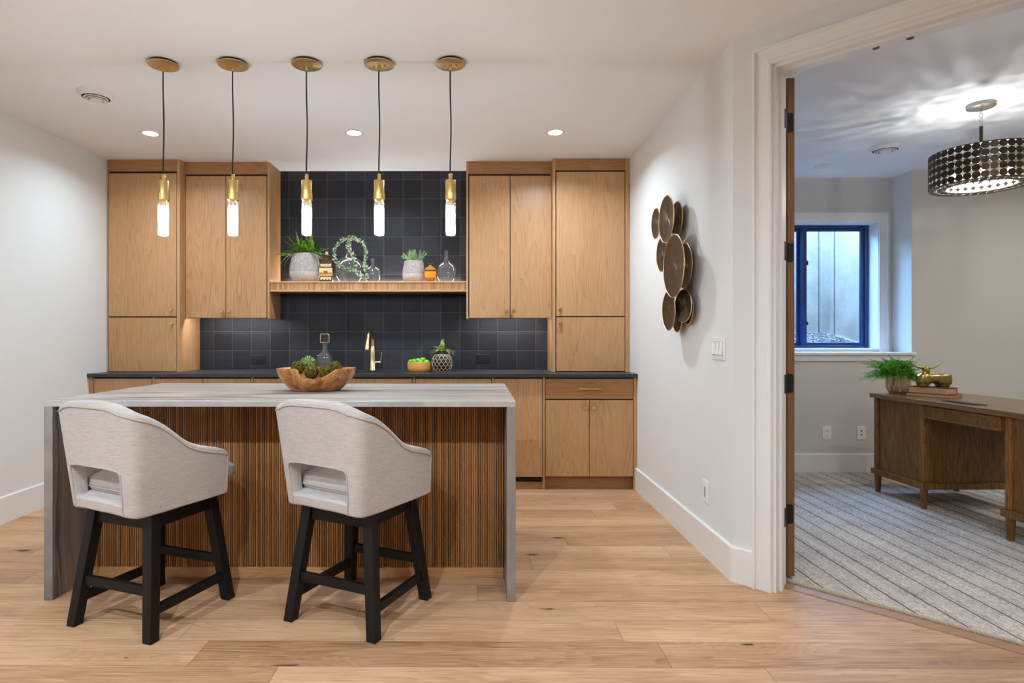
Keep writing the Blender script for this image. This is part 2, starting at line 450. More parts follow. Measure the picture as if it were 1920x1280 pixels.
# clear glass, bulbs
def clear(name, tint=(1,1,1), body=0.0, bodycol=(1,1,1), gl=.05, edge=.55, rough=.02):
    t = NT(name)
    tr = t.n('ShaderNodeBsdfTransparent'); tr.inputs[0].default_value = (*tint, 1)
    g = t.n('ShaderNodeBsdfGlossy'); g.inputs['Roughness'].default_value = rough
    lw = t.n('ShaderNodeLayerWeight'); lw.inputs[0].default_value = .5
    fac = t.m('ADD', gl, t.m('MULTIPLY', t.m('POWER', lw.outputs['Facing'], 2.6), edge), clamp=True)
    base = tr.outputs[0]
    if body:
        d = t.n('ShaderNodeBsdfDiffuse'); d.inputs[0].default_value = (*bodycol, 1)
        mx = t.n('ShaderNodeMixShader'); mx.inputs[0].default_value = body
        t.l(tr.outputs[0], mx.inputs[1]); t.l(d.outputs[0], mx.inputs[2]); base = mx.outputs[0]
    mx = t.n('ShaderNodeMixShader'); t.l(fac, mx.inputs[0]); t.l(base, mx.inputs[1]); t.l(g.outputs[0], mx.inputs[2])
    t.l(mx.outputs[0], t.out.inputs[0]); return t.mat
M['glass'] = clear('clear_glass', (.96,.97,.97), .035, (.9,.92,.92), .07, .75)
M['pane'] = clear('window_glass', (.97,.985,1.0), gl=.03, edge=.3)
M['shade_glass'] = clear('ribbed_lamp_glass', (.97,.97,.97), .06, (.9,.9,.9), .07, .7)
M['amber'] = clear('amber_whiskey', (.75,.33,.05), .55, (.80,.33,.03), .05, .4)  # orange diffuse body stands in for LED light shining through the whiskey
M['whiskey'] = clear('dark_whiskey', (.45,.2,.06), .35, (.20,.09,.025), .06, .4)

def emit(name, col, strength):
    t = NT(name); e = t.n('ShaderNodeEmission'); e.inputs[0].default_value = (*col, 1); e.inputs[1].default_value = strength
    t.l(e.outputs[0], t.out.inputs[0]); return t.mat
M['tube'] = emit('lamp_tube_glow', (.88,.95,1.0), 125)
M['lens'] = emit('downlight_lens', (1.0,.96,.90), 22)
M['bulb'] = emit('bulb_glow', (1.0,.97,.93), 750)
M['led'] = emit('led_strip_glow', (1.0,.97,.93), 85)

# planters, foliage and small things
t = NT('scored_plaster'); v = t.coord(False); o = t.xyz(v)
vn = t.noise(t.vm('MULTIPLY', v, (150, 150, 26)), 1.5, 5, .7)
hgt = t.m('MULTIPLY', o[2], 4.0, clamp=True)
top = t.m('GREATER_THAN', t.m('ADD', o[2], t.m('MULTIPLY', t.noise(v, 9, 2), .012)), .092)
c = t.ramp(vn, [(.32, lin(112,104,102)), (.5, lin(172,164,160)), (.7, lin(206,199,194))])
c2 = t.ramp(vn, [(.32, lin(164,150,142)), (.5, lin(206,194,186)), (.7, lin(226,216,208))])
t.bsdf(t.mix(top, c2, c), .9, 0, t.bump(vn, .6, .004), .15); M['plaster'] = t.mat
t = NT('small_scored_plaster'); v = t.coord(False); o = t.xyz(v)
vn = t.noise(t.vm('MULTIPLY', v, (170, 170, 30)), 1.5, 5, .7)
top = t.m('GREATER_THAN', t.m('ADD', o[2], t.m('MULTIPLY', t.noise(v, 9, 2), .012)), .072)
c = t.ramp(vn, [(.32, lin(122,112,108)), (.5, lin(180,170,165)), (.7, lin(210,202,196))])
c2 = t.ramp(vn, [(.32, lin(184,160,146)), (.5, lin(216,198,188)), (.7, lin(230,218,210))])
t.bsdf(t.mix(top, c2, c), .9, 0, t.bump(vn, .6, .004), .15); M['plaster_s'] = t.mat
M['soil'] = plain('potting_soil', (.03,.02,.013), .95, bump=.5)

def leaf(name, c1, c2, rough=.5):
    t = NT(name); v = t.coord()
    ge = t.n('ShaderNodeNewGeometry')
    h = t.m('ADD', t.m('MULTIPLY', t.noise(v, 26, 2), .3), t.m('MULTIPLY', ge.outputs['Random Per Island'], .85))
    c = t.ramp(h, [(.3, c1), (.85, c2)])
    b = t.bsdf(c, rough, 0, None, .3)
    tl = t.n('ShaderNodeBsdfTranslucent'); t.l(c, tl.inputs[0])
    mx = t.n('ShaderNodeMixShader'); mx.inputs[0].default_value = .25
    t.l(b.outputs[0], mx.inputs[1]); t.l(tl.outputs[0], mx.inputs[2]); t.l(mx.outputs[0], t.out.inputs[0])
    return t.mat
M['fern'] = leaf('fern_green', lin(58,112,24), lin(142,186,56))
M['fern_pale'] = leaf('pale_frond_green', lin(150,165,120), lin(205,212,180))
M['ivy'] = leaf('variegated_ivy', lin(84,122,78), lin(222,228,204))
M['rosemary'] = leaf('sage_green', lin(126,166,92), lin(206,226,172))
M['bright'] = leaf('bright_leaf', lin(120,150,50), lin(205,215,130))
M['topiary'] = leaf('topiary_leaf', lin(40,112,14), lin(228,240,180))
M['asparagus'] = leaf('asparagus_fern_green', lin(52,118,24), lin(132,194,54))
M['lime'] = plain('lime_skin', lin(122,196,30), .35, nscale=50, namp=.12, bump=.15, bscale=180)
M['stem'] = plain('plant_stem', lin(90,90,50), .7)
t = NT('dried_moss'); v = t.coord(); n1 = t.noise(v, 130, 5, .7)
t.bsdf(t.ramp(n1, [(.36, lin(42,38,12)), (.5, lin(96,88,34)), (.66, lin(164,150,72))]), .95, 0, t.bump(n1, 1.0, .008), .1); M['moss'] = t.mat
t = NT('teak_root_wood'); v = t.coord(False)
n1 = t.noise(v, 5.0, 3, .5, 1.2); rg = t.m('FRACT', t.m('MULTIPLY', n1, 6.0)); fn = t.noise(v, 60, 3)
h = t.m('ADD', t.m('MULTIPLY', rg, .22), t.m('ADD', t.m('MULTIPLY', fn, .34), t.m('MULTIPLY', t.noise(v, 9, 3, .5, .6), .55)))
t.bsdf(t.ramp(h, [(.32, lin(214,164,108)), (.52, lin(180,122,66)), (.72, lin(132,80,36)), (.92, lin(66,34,15))]), .36, 0, t.bump(rg, .1, .001), .45); M['teak'] = t.mat
M['lime_bowl'] = wood('acacia_bowl', lin(170,112,54), lin(218,160,88), lin(234,184,114), axis='X', rough=.4)
M['basket_black'] = plain('black_ceramic', (.012,.009,.008), .4)
M['rope'] = plain('pale_rope_net', lin(196,170,146), .9, nscale=80, namp=.15)
M['cork'] = plain('cork_stopper', lin(206,180,140), .8, nscale=60, namp=.15)
M['label_cream'] = plain('cream_paper_label', lin(226,206,170), .7, nscale=40, namp=.05)
M['label_sky'] = plain('pale_yellow_label', lin(222,200,140), .7, nscale=25, namp=.06)
M['label_ground'] = plain('orange_label_ground', lin(188,112,44), .7, nscale=60, namp=.2)
M['label_ink'] = plain('label_ink', lin(70,38,26), .7)
M['label_red'] = plain('label_red_ink', lin(176,84,60), .7)
M['label_orange'] = plain('orange_paper_label', lin(232,152,24), .6, nscale=40, namp=.05)
t = NT('striped_glaze_pot'); v = t.coord(False); o = t.xyz(v)
n1 = t.noise(t.vec(t.m('MULTIPLY', o[0], 40), t.m('MULTIPLY', o[1], 40), t.m('MULTIPLY', o[2], 7)), 1, 3, .6, .8)
c = t.ramp(n1, [(.34, lin(128,88,52)), (.5, lin(196,164,128)), (.68, lin(224,204,178))])
lowb = t.m('LESS_THAN', t.m('ADD', o[2], t.m('MULTIPLY', n1, .02)), .032)
t.bsdf(t.mix(t.m('MULTIPLY', lowb, .7), c, lin(112,72,42)), .3, 0, None, .5); M['glaze'] = t.mat
M['book_cover'] = plain('book_cover_dark', lin(84,62,44), .6, nscale=20, namp=.15)
M['book_cover_olive'] = plain('book_cover_olive', lin(122,104,78), .6, nscale=20, namp=.1)
t = NT('book_pages'); v = t.coord(False); o = t.xyz(v)
pg = t.noise(t.vec(t.m('MULTIPLY', o[0], 3), t.m('MULTIPLY', o[1], 3), t.m('MULTIPLY', o[2], 900)), 1, 2)
t.bsdf(t.ramp(pg, [(.3, lin(186,140,100)), (.7, lin(220,182,144))]), .85); M['pages'] = t.mat
# radiating ribs of the wall discs (object space, disc plane is yz)
t = NT('ribbed_bronze_disc'); v = t.n('ShaderNodeUVMap').outputs[0]; o = t.xyz(v)
ang = t.m('ARCTAN2', t.m('SUBTRACT', o[1], .5), t.m('SUBTRACT', o[0], .5))
rib = t.m('ABSOLUTE', t.m('SINE', t.m('MULTIPLY', ang, 42.0)))
n1 = t.noise(v, 9, 3)
c = t.ramp(t.m('ADD', t.m('MULTIPLY', rib, .5), t.m('MULTIPLY', n1, .6)), [(.25, lin(40,31,25)), (.6, lin(80,64,50)), (.95, lin(116,94,70))])
t.bsdf(c, .42, .75, t.bump(rib, .5, .002), .5); M['disc'] = t.mat
M['disc_rim'] = plain('gold_rim', (.75,.58,.34), .3, 1.0)
t = NT('cast_concrete'); v = t.coord(False); o = t.xyz(v)
n1 = t.noise(v, 3, 5, .6); n2 = t.noise(v, 40, 4)
c = t.ramp(t.m('ADD', t.m('MULTIPLY', n1, .7), t.m('MULTIPLY', n2, .3)), [(.3, lin(112,102,90)), (.6, lin(138,127,113)), (.8, lin(149,139,125))])
t.bsdf(c, .9, 0, t.bump(n2, .3, .004), .2); M['concrete'] = t.mat
t = NT('grey_gravel'); v = t.coord(False); ge = t.n('ShaderNodeNewGeometry')
t.bsdf(t.ramp(ge.outputs['Random Per Island'], [(0, lin(26,24,23)), (.5, lin(74,69,64)), (1, lin(132,124,116))]), .8); M['gravel'] = t.mat
M['win_frame'] = plain('black_frame_daylit_blue', (.004,.030,.125), .28, spec=.6)  # black frame; blue daylight reflection put into its base colour
M['white_disc'] = plain('frosted_disc', lin(230,230,230), .3)
# ================================================================== SETTING
XL, XR, YB = -3.02, 1.255, 5.239            # left wall, right wall, back wall faces
YC = 2.92                                   # where the right wall turns 45 degrees
YR = -6.0                                   # wall behind the camera
WT = .116                                   # partition thickness
S2 = math.sqrt(.5)
def dg(t, s=0.0):
    """point on the 45-degree wall: t metres along x from the corner, s metres into the wall"""
    return Vector((XR + t + s*S2, YC - t + s*S2))
OFX, OFR = 6.6, 1.50                        # office right wall, office near wall
YW, YO = 5.486, 5.235                       # window wall, office wall below and beside it
LEDGE = 1.03
DT0, DT1 = .133, .790                       # door opening along the angled wall
DHEAD = 2.452

struct('floor', MB().box(XL-.15, OFX+.15, YR-.15, 5.7, -.10, 0), M['floor'])
struct('ceiling', MB().box(XL-.15, OFX+.15, YR-.15, 5.7, CEIL, CEIL+.10), M['ceiling'])
struct('wall_back', MB().box(XL-.15, XR+.06, YB, YB+.3, 0, CEIL), M['wall'])
struct('wall_left', MB().box(XL-.15, XL, YR-.15, YB, 0, CEIL), M['wall'])
struct('wall_rear', MB().box(XL, 2.62, YR-.15, YR, 0, CEIL), M['wall'])
# right wall, its far face is the office's left wall
c0 = dg(0); off = WT*math.tan(R(22.5))
struct('wall_right', MB().prism([(XR, YC), (XR+WT, YC+off), (XR+WT, YB), (XR, YB)], 0, CEIL), M['wall'])
# angled wall around the door opening
jw = .002
a0, a1 = DT0-.004, DT1+.004
TE = 1.245
mb = MB()
mb.prism([tuple(dg(0)), tuple(dg(a0)), tuple(dg(a0, WT)), (XR+WT, YC+off)], 0, CEIL)
mb.prism([tuple(dg(a0)), tuple(dg(a1)), tuple(dg(a1, WT)), tuple(dg(a0, WT))], DHEAD+.004, CEIL)
mb.prism([tuple(dg(a1)), tuple(dg(TE)), tuple(dg(TE, WT)), tuple(dg(a1, WT))], 0, CEIL)
struct('wall_angled', mb, M['wall'])
struct('wall_right_rear', MB().box(XR+TE, XR+TE+.12, YR-.15, YC-TE, 0, CEIL), M['wall'])
# office
struct('wall_office_near', MB().box(XR+TE+.12, OFX, OFR-.12, OFR, 0, CEIL), M['wall_office'])
struct('wall_office_right', MB().box(OFX, OFX+.15, OFR-.12, YO, 0, CEIL), M['wall_office'])
XREC = 3.802
mb = MB()
mb.box(XR+WT, OFX+.15, YO, YW+.22, 0, LEDGE)                 # foundation wall below the ledge
mb.box(XREC, OFX+.15, YO, YW+.22, LEDGE, CEIL)
WX0, WX1 = 2.53, 3.675                                        # window opening
WZ0, WZ1 = 1.085, 2.232
g_ = .0122
mb.box(XR+WT, WX0-g_, YW, YW+.22, LEDGE, CEIL)
mb.box(WX1+g_, XREC, YW, YW+.22, LEDGE, CEIL)
mb.box(WX0-g_, WX1+g_, YW, YW+.22, WZ1+g_, CEIL)
mb.box(WX0-g_, WX1+g_, YW, YW+.22, LEDGE, WZ0-g_)
struct('wall_office_back', mb, M['wall_office'])

# ---- tile on the back wall
struct('wall_tile', MB().box(XL, XR, YB-.010, YB, .9025, CEIL), M['tile'])

# ---- baseboards
def bb(mb, p, q, n, h=.172, th=.015):
    """baseboard from p to q, n = unit normal into the room; top edge eased"""
    p, q, n = Vector(p), Vector(q), Vector(n)
    rings = []
    for d in (p, q):
        rings.append([(d.x, d.y, 0), (d.x+n.x*th, d.y+n.y*th, 0), (d.x+n.x*th, d.y+n.y*th, h-.006), (d.x+n.x*(th-.005), d.y+n.y*(th-.005), h), (d.x, d.y, h)])
    return mb.loft(rings)
struct('baseboard_left', bb(MB(), (XL, YR), (XL, 4.66), (1, 0)), M['trim'])
mb = MB()
tb = .015*math.tan(R(22.5))
rings = []
for (px_, py_, nx, ny) in ((XR, 4.652, -1, 0), (XR, YC, -1, -math.tan(R(22.5))), (*dg(.072), -S2, -S2)):
    rings.append([(px_, py_, 0), (px_+nx*.015, py_+ny*.015, 0), (px_+nx*.015, py_+ny*.015, .166), (px_+nx*.010, py_+ny*.010, .172), (px_, py_, .172)])
struct('baseboard_right', mb.loft(rings), M['trim'])
struct('baseboard_office', bb(MB(), (XR+WT, YO), (OFX, YO), (0, -1)), M['trim'])

# ---- door casing, 45 degree wall
prof = [(0,0), (0,.026), (.011,.026), (.015,.015), (.020,.013), (.064,.017), (.070,.021), (.080,.021), (.084,.016), (.084,0)]
def dgp(t, d, z): return (XR + t - d*S2, YC - t - d*S2, z)
ZT = DHEAD + .088
tl = DT0 - .004 - .084*S2 + .0
mb = MB()
mb.loft([[dgp(tl + a*S2, d, 0) for a, d in prof], [dgp(tl + a*S2, d, ZT - a) for a, d in prof]])
struct('trim_1', mb, M['trim'])
tr_ = DT1 + .004 + .084*S2
mb = MB()
mb.loft([[dgp(tl + a*S2, d, ZT - a) for a, d in prof], [dgp(tr_ - a*S2, d, ZT - a) for a, d in prof]])
struct('trim_2', mb, M['trim'])
mb = MB()
mb.loft([[dgp(tr_ - a*S2, d, 0) for a, d in prof], [dgp(tr_ - a*S2, d, ZT - a) for a, d in prof]])
struct('trim_3', mb, M['trim'])
# jamb boards with a stop bead
mb = MB()
def jb(t0, t1, s0, s1, z0, z1):
    mb.prism([tuple(dg(t0, s0)), tuple(dg(t1, s0)), tuple(dg(t1, s1)), tuple(dg(t0, s1))], z0, z1)
J = .018*S2
jb(DT0-.004, DT0+.006, 0, WT+.02, 0, DHEAD)                 # hinge side
jb(DT0+.006, DT0+.015, .040, .074, 0, DHEAD-.010)
jb(DT1-.006, DT1+.004, 0, WT+.02, 0, DHEAD)
jb(DT1-.015, DT1-.006, .040, .074, 0, DHEAD-.010)
jb(DT0-.004, DT1+.004, 0, WT+.02, DHEAD-.012, DHEAD+.004)
jb(DT0+.006, DT1-.006, .040, .074, DHEAD-.024, DHEAD-.012)
struct('trim_4', mb, M['trim'])
for px_, py_ in ((1642.5, 89.5), (1706.5, 71)):
    p = atz(px_, py_, DHEAD-.0125)
    tag(obj('ball_catch', MB().cyl((p.x, p.y), .013, DHEAD-.0152, DHEAD-.012, 16), M['black_metal']),
        'small dark round strike plate under the door head, ' + ('left one of the two' if px_ < 1700 else 'right one of the two'), 'door hardware', 'strike plates in the door head')

# ---- threshold board across the opening
mb = MB()
mb.prism([tuple(dg(DT0-.01, .088)), tuple(dg(DT1+.01, .088)), tuple(dg(DT1+.01, .17)), tuple(dg(DT0-.01, .17))], 0, .004)
struct('trim_5', mb, M['threshold'])

# ---- open door leaf, hinges
DX0, DX1, DY0 = 1.522, 1.557, 2.925
dr = struct('door_1', MB().box(DX0, DX1, DY0, DY0+.46, .022, 2.452), M['door_wood'], bevel=.0015)
dr['label'] = 'narrow oak door leaf swung open into the office'
for py_ in (230, 473.5, 718, 963):
    z = at(1475, py_, DY0).z
    mb = MB()
    pl = [(DX0-.006, z-.046), (DX0+.022, z-.046), (DX0+.027, z-.041), (DX0+.027, z+.041), (DX0+.022, z+.046), (DX0-.006, z+.046)]
    mb.loft([[(x, DY0-.0030, zz) for x, zz in pl], [(x, DY0, zz) for x, zz in pl]])
    mb.cyl((DX0-.012, DY0-.006), .0068, z-.046, z+.046, 12)
    mb.cyl((DX0-.012, DY0-.006), .0045, z-.053, z+.053, 10)
    for dx, dz in ((.006, .030), (.017, .010), (.006, -.010), (.017, -.030)):
        mb.disc_axis((DX0+dx, DY0-.003, z+dz), (0,-1,0), .0035, .0008, 8)
    q = [tuple(dg(DT0+.006, .094)), tuple(dg(DT0+.0075, .094)), tuple(dg(DT0+.0075, WT+.018)), tuple(dg(DT0+.006, WT+.018))]
    mb.prism(q, z-.045, z+.045)
    obj('hinge', mb, M['black_metal'], dr)

# ---- window
GY = 5.62
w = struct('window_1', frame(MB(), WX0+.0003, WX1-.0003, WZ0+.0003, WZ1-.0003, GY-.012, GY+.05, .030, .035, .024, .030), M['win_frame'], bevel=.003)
w['label'] = 'dark framed sliding basement window looking into the gravel window well'
xm0, xm1 = at(1502, 540, GY).x, at(1511, 540, GY).x
# right sash
def sash(x0, x1, y, wd=.030):
    mb = MB(); z0, z1 = WZ0+.0245, WZ1-.0305
    frame(mb, x0, x1, z0, z1, y, y+.022, wd, wd, wd*.7, wd*.7)
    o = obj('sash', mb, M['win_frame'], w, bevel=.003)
    obj('pane', MB().box(x0+wd*.8, x1-wd*.8, y+.008, y+.013, z0+.016, z1-.016), M['pane'], o)
    return o
sash(xm0-.004, WX1-.033, GY+.002, .036)
sash(WX0+.028, xm0+.006, GY+.024, .034)
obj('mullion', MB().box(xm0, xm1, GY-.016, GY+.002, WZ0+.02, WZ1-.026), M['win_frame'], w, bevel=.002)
mb = MB().box(xm1-.002, xm1+.012, GY-.020, GY-.002, 1.86, 1.90).box(xm1-.002, xm1+.012, GY-.020, GY-.002, 1.30, 1.33)
obj('latch', mb, M['black_metal'], w, bevel=.002)
# jamb lining and casing
cw = .083
mb = MB()
frame(mb, WX0-.012, WX1+.012, WZ0-.012, WZ1+.012, YW-.010, GY+.05, .012, .012, .012, .012)
struct('trim_6', mb, M['trim'])
wp = [(0,0), (0,.024), (.010,.024), (.013,.016), (.070,.016), (.074,.020), (cw,.020), (cw,0)]
xo0, xo1, zo1, zs = WX0+.004-cw-.008, WX1+.008+cw-.004, WZ1+.008+cw, LEDGE+.02
mb = MB()
mb.loft([[(xo0+a, YW-.0005-d, zs) for a, d in wp], [(xo0+a, YW-d, zo1-a) for a, d in wp], [(xo1-a, YW-d, zo1-a) for a, d in wp], [(xo1-a, YW-d, zs) for a, d in wp]])
struct('trim_7', mb, M['trim'])
# stool over the ledge with its apron
mb = MB().prism([(XR+WT+.01, YO-.035), (XREC+.02, YO-.035), (XREC+.02, YO-.001), (XREC-.002, YO-.001), (XREC-.002, YW+.0), (XR+WT+.01, YW+.0)], LEDGE, LEDGE+.024)
mb.box(XR+WT+.01, XREC+.02, YO-.018, YO-.001, LEDGE-.052, LEDGE-.0005)
struct('trim_8', mb, M['trim'], bevel=.004)

# ---- window well outside: cast concrete with form joints, open to the sky
XWR, YWB = 4.09, 6.92
mb = MB()
mb.box(1.6, XWR+.2, YWB, YWB+.2, -.2, 2.74)
mb.box(XWR, XWR+.2, 5.71, YWB, -.2, 2.74)
mb.box(1.4, 1.6, 5.71, YWB+.2, -.2, 2.74)
struct('wall_window_well', mb, M['concrete'])
mb = MB()
xj = at(1535, 540, YWB).x
mb.box(xj-.004, xj+.004, YWB-.004, YWB+.001, 1.2, 2.7)
yj = atx(1565, 540, XWR).y
mb.box(XWR-.004, XWR+.001, yj-.006, yj+.006, 1.1, 2.7)
struct('trim_9', mb, plain('form_joint', lin(58,54,50), .95))
# gravel bed: sloping heap of loose stones
rnd = random.Random(3)
mb = MB()
def gz(x, y): return 1.02 + .235*max(0, min(1, (y-5.7)/1.15)) - .05*max(0, (x-3.2)) 
n = 10
for i in range(n):
    for j in range(n):
        xa, xb = 1.62+i*(XWR-.01-1.62)/n, 1.62+(i+1)*(XWR-.01-1.62)/n
        ya, yb = 5.72+j*(YWB-.01-5.72)/n, 5.72+(j+1)*(YWB-.01-5.72)/n
        mb.quad((xa,ya,gz(xa,ya)), (xb,ya,gz(xb,ya)), (xb,yb,gz(xb,yb)), (xa,yb,gz(xa,yb)))
for k in range(6500):
    x = rnd.uniform(2.3, XWR-.045); y = rnd.uniform(5.76, YWB-.045); r = rnd.uniform(.009, .021)
    c = Vector((x, y, gz(x, y)+r*.35)); a = rnd.uniform(0, PI)
    ca, sa = math.cos(a), math.sin(a)
    pts = [(1,0,0), (.45,.8,.1), (-.5,.75,0), (-1,.1,.05), (-.4,-.8,0), (.55,-.7,.05)]
    vs = [(c.x+r*(ca*p[0]-sa*p[1]*.8), c.y+r*(sa*p[0]+ca*p[1]*.8), c.z+r*p[2]) for p in pts]
    vs += [(c.x, c.y, c.z+r*.62), (c.x, c.y, c.z-r*.5)]
    mb.add(vs, [(i, (i+1) % 6, 6) for i in range(6)] + [((i+1) % 6, i, 7) for i in range(6)])
g = obj('gravel', mb, M['gravel'], normals=False); g['kind'] = 'stuff'
tag(g, 'loose grey gravel heaped in the window well', 'gravel')

# ---- rug in the office
mb = MB()
e0, e1 = dg(-.35, .172), dg(1.30, .172)
mb.prism([(1.40, e0.y + (e0.x-1.40)), (e1.x, e1.y), (5.6, 1.62), (5.6, YO-.02), (1.40, YO-.02)], 0, .010)
rg = obj('rug', mb, M['rug'])
tag(rg, 'beige woven wool rug with thin dark stripes on the office floor', 'rug')
mb = MB()
p0, p1 = Vector((*dg(.0, .170), .009)), Vector((*dg(1.25, .170), .009))
L = (p1-p0).length; d = (p1-p0)/L; nrm_ = Vector((S2, S2, 0))
for ph in (0, PI):
    pts = []
    N = 420
    for i in range(N+1):
        a = 2*PI*i/N*L/.034 + ph
        pts.append(p0 + d*(L*i/N) + nrm_*(.0042*math.cos(a)) + Vector((0,0,.0042*math.sin(a))))
    mb.tube(pts, .0052, 6)
obj('edge_cord', mb, M['rug_cord'], rg, smooth=60)['label'] = 'twisted cream cord along the rug edge'

# ================================================================== FITTINGS ON WALLS AND CEILING
# recessed downlights
def downlight(x, y, label=None):
    t = thing('recessed_light', label, 'ceiling light', (x, y, CEIL), 0, 'recessed ceiling lights')
    obj('trim_ring', MB().lathe((x, y, CEIL), [(.050, -.001), (.066, -.0005), (.068, -.003), (.062, -.006), (.050, -.004)], 40, False), M['vent_white'], t, smooth=40)
    obj('lens', MB().cyl((x, y), .052, CEIL-.0035, CEIL-.001, 32), M['lens'], t)
    return t
DLX = [at(282, 249, 4.24).x, at(664, 249, 4.24).x, at(1041, 248, 4.24).x]
for x, nm in zip(DLX, ('left of the leftmost pendant cord', 'between the third and fourth pendant cords', 'right of all five pendants')):
    downlight(x, 4.24, 'small bright round recessed light in the ceiling, ' + nm)

# ceiling diffusers
def vent(c, r, label):
    t = thing('ceiling_vent', label, 'vent', c)
    z = c.z
    obj('outer_ring', MB().lathe(c, [(r*.74, -.030), (r*.80, -.024), (r*.95, -.006), (r, -.0005), (r*1.0, 0), (r*.7, 0)], 48, False), M['vent_white'], t, smooth=40)
    obj('cavity', MB().cyl((c.x, c.y), r*.74, z-.012, z-.001, 40), M['vent_dark'], t)
    obj('cone_ring', MB().lathe(c, [(r*.66, -.034), (r*.60, -.036), (r*.50, -.016), (r*.54, -.014)], 44, False), M['vent_white'], t, smooth=40)
    obj('cone_ring', MB().lathe(c, [(r*.50, -.040), (r*.45, -.042), (r*.36, -.020), (r*.40, -.018)], 44, False), M['vent_white'], t, smooth=40)
    obj('centre_disc', MB().lathe(c, [(0, -.046), (r*.30, -.046), (r*.33, -.043), (r*.30, -.030), (.02, -.012)], 40, False), M['vent_white'], t, smooth=40)
    return t
c = atz(180, 174.5, CEIL); vent(c, .100, 'round white ceiling diffuser over the bar, left of the pendants')
c = atz(1660, 275, CEIL); vent(c, .112, 'round white ceiling diffuser in the office')
c = atz(1543, 311, CEIL)
tag(obj('cover_plate', MB().prism([(c.x+.07*math.cos(R(a)), c.y+.07*math.sin(R(a))) for a in range(22, 382, 45)], CEIL-.006, CEIL), M['vent_white'], bevel=.001),
    'flat octagonal cover plate on the office ceiling near the window', 'cover plate')

def wall_frame(c, u, n):
    """local frame on a wall: u along, z up, n out"""
    u, n, c = Vector(u), Vector(n), Vector(c)
    return lambda a, z, d: c + u*a + Vector((0,0,z)) + n*d
def fbox(mb, W, a0, a1, z0, z1, d0, d1, mi=0):
    vs = [W(a, z, d) for d in (d0, d1) for z in (z0, z1) for a in (a0, a1)]
    return mb.add(vs, [(0,2,3,1),(4,5,7,6),(0,1,5,4),(2,6,7,3),(0,4,6,2),(1,3,7,5)], mi)

def outlet(c, u, n, label, horiz=False, mat='white_plastic', slot='grey_slot', style='duplex', cat='outlet', grp=None):
    W0 = wall_frame(c, u, n)
    W = (lambda a, z, d: W0(z, a, d)) if horiz else W0
    t = thing('wall_outlet', label, cat, c, 0, grp)
    obj('plate', fbox(MB(), W, -.038, .038, -.060, .060, 0, .006), M[mat], t, bevel=.003)
    if style == 'duplex':
        for s in (-1, 1):
            o = obj('socket', fbox(MB(), W, -.017, .017, s*.021-.015, s*.021+.015, .004, .0085), M[mat], t, bevel=.003)
            mb = MB()
            for a in (-.007, .007): fbox(mb, W, a-.0012, a+.0012, s*.021-.002, s*.021+.008, .008, .0088)
            fbox(mb, W, -.002, .002, s*.021-.010, s*.021-.006, .008, .0088)
            obj('slots', mb, M[slot], o)
    elif style == 'cable':
        for s in (-1, 1):
            obj('jack', fbox(MB(), W, -.007, .007, s*.017-.006, s*.017+.006, .005, .0075), M[slot], t, bevel=.001)
    else:
        obj('rocker', fbox(MB(), W, -.017, .017, -.034, .034, .003, .009), M[mat], t, bevel=.002)
        obj('paddle', fbox(MB(), W, -.012, .012, -.028, .028, .008, .0105), M['slot_white'], t, bevel=.002)
    return t
for px_, nm in ((1550, 'white duplex outlet low on the office wall below the window'), (1614.5, 'white cable jack plate low on the office wall beside the desk')):
    outlet(at(px_, 811, YO), (1,0,0), (0,-1,0), nm, style='duplex' if px_ < 1600 else 'cable', grp='plates on the office wall')
outlet(at(484.5, 673.5, YB-.010), (1,0,0), (0,-1,0), 'black outlet on the dark tile, left of the decanter', True, 'black_plastic', 'black_metal', grp='black outlets on the tile')
outlet(at(904.5, 672.5, YB-.010), (1,0,0), (0,-1,0), 'black outlet on the dark tile, right of the netted vase', True, 'black_plastic', 'black_metal', grp='black outlets on the tile')
outlet(atx(1324.5, 921, XR), (0,-1,0), (-1,0,0), 'white outlet plate low on the right wall above the baseboard', style='decor')
# triple switch
c = atx(1348, 653, XR); W = wall_frame(c, (0,-1,0), (-1,0,0))
t = thing('light_switch', 'white three-gang light switch plate on the right wall beside the door', 'light switch', c)
obj('plate', fbox(MB(), W, -.082, .082, -.0585, .0585, 0, .006), M['white_plastic'], t, bevel=.003)
for k in (-1, 0, 1):
    a = k*.046
    o = obj('rocker_frame', fbox(MB(), W, a-.0175, a+.0175, -.035, .035, .004, .0075), M['slot_white'], t, bevel=.001)
    mb = MB(); vs = [W(a+s*.0155, z, d) for s in (-1, 1) for z, d in ((-.032, .006), (-.032, .0155), (.032, .0085), (.032, .006))]
    mb.add(vs, [(0,1,2,3), (7,6,5,4), (0,4,5,1), (1,5,6,2), (2,6,7,3), (3,7,4,0)])
    obj('rocker', mb, M['white_plastic'], o, bevel=.0015)

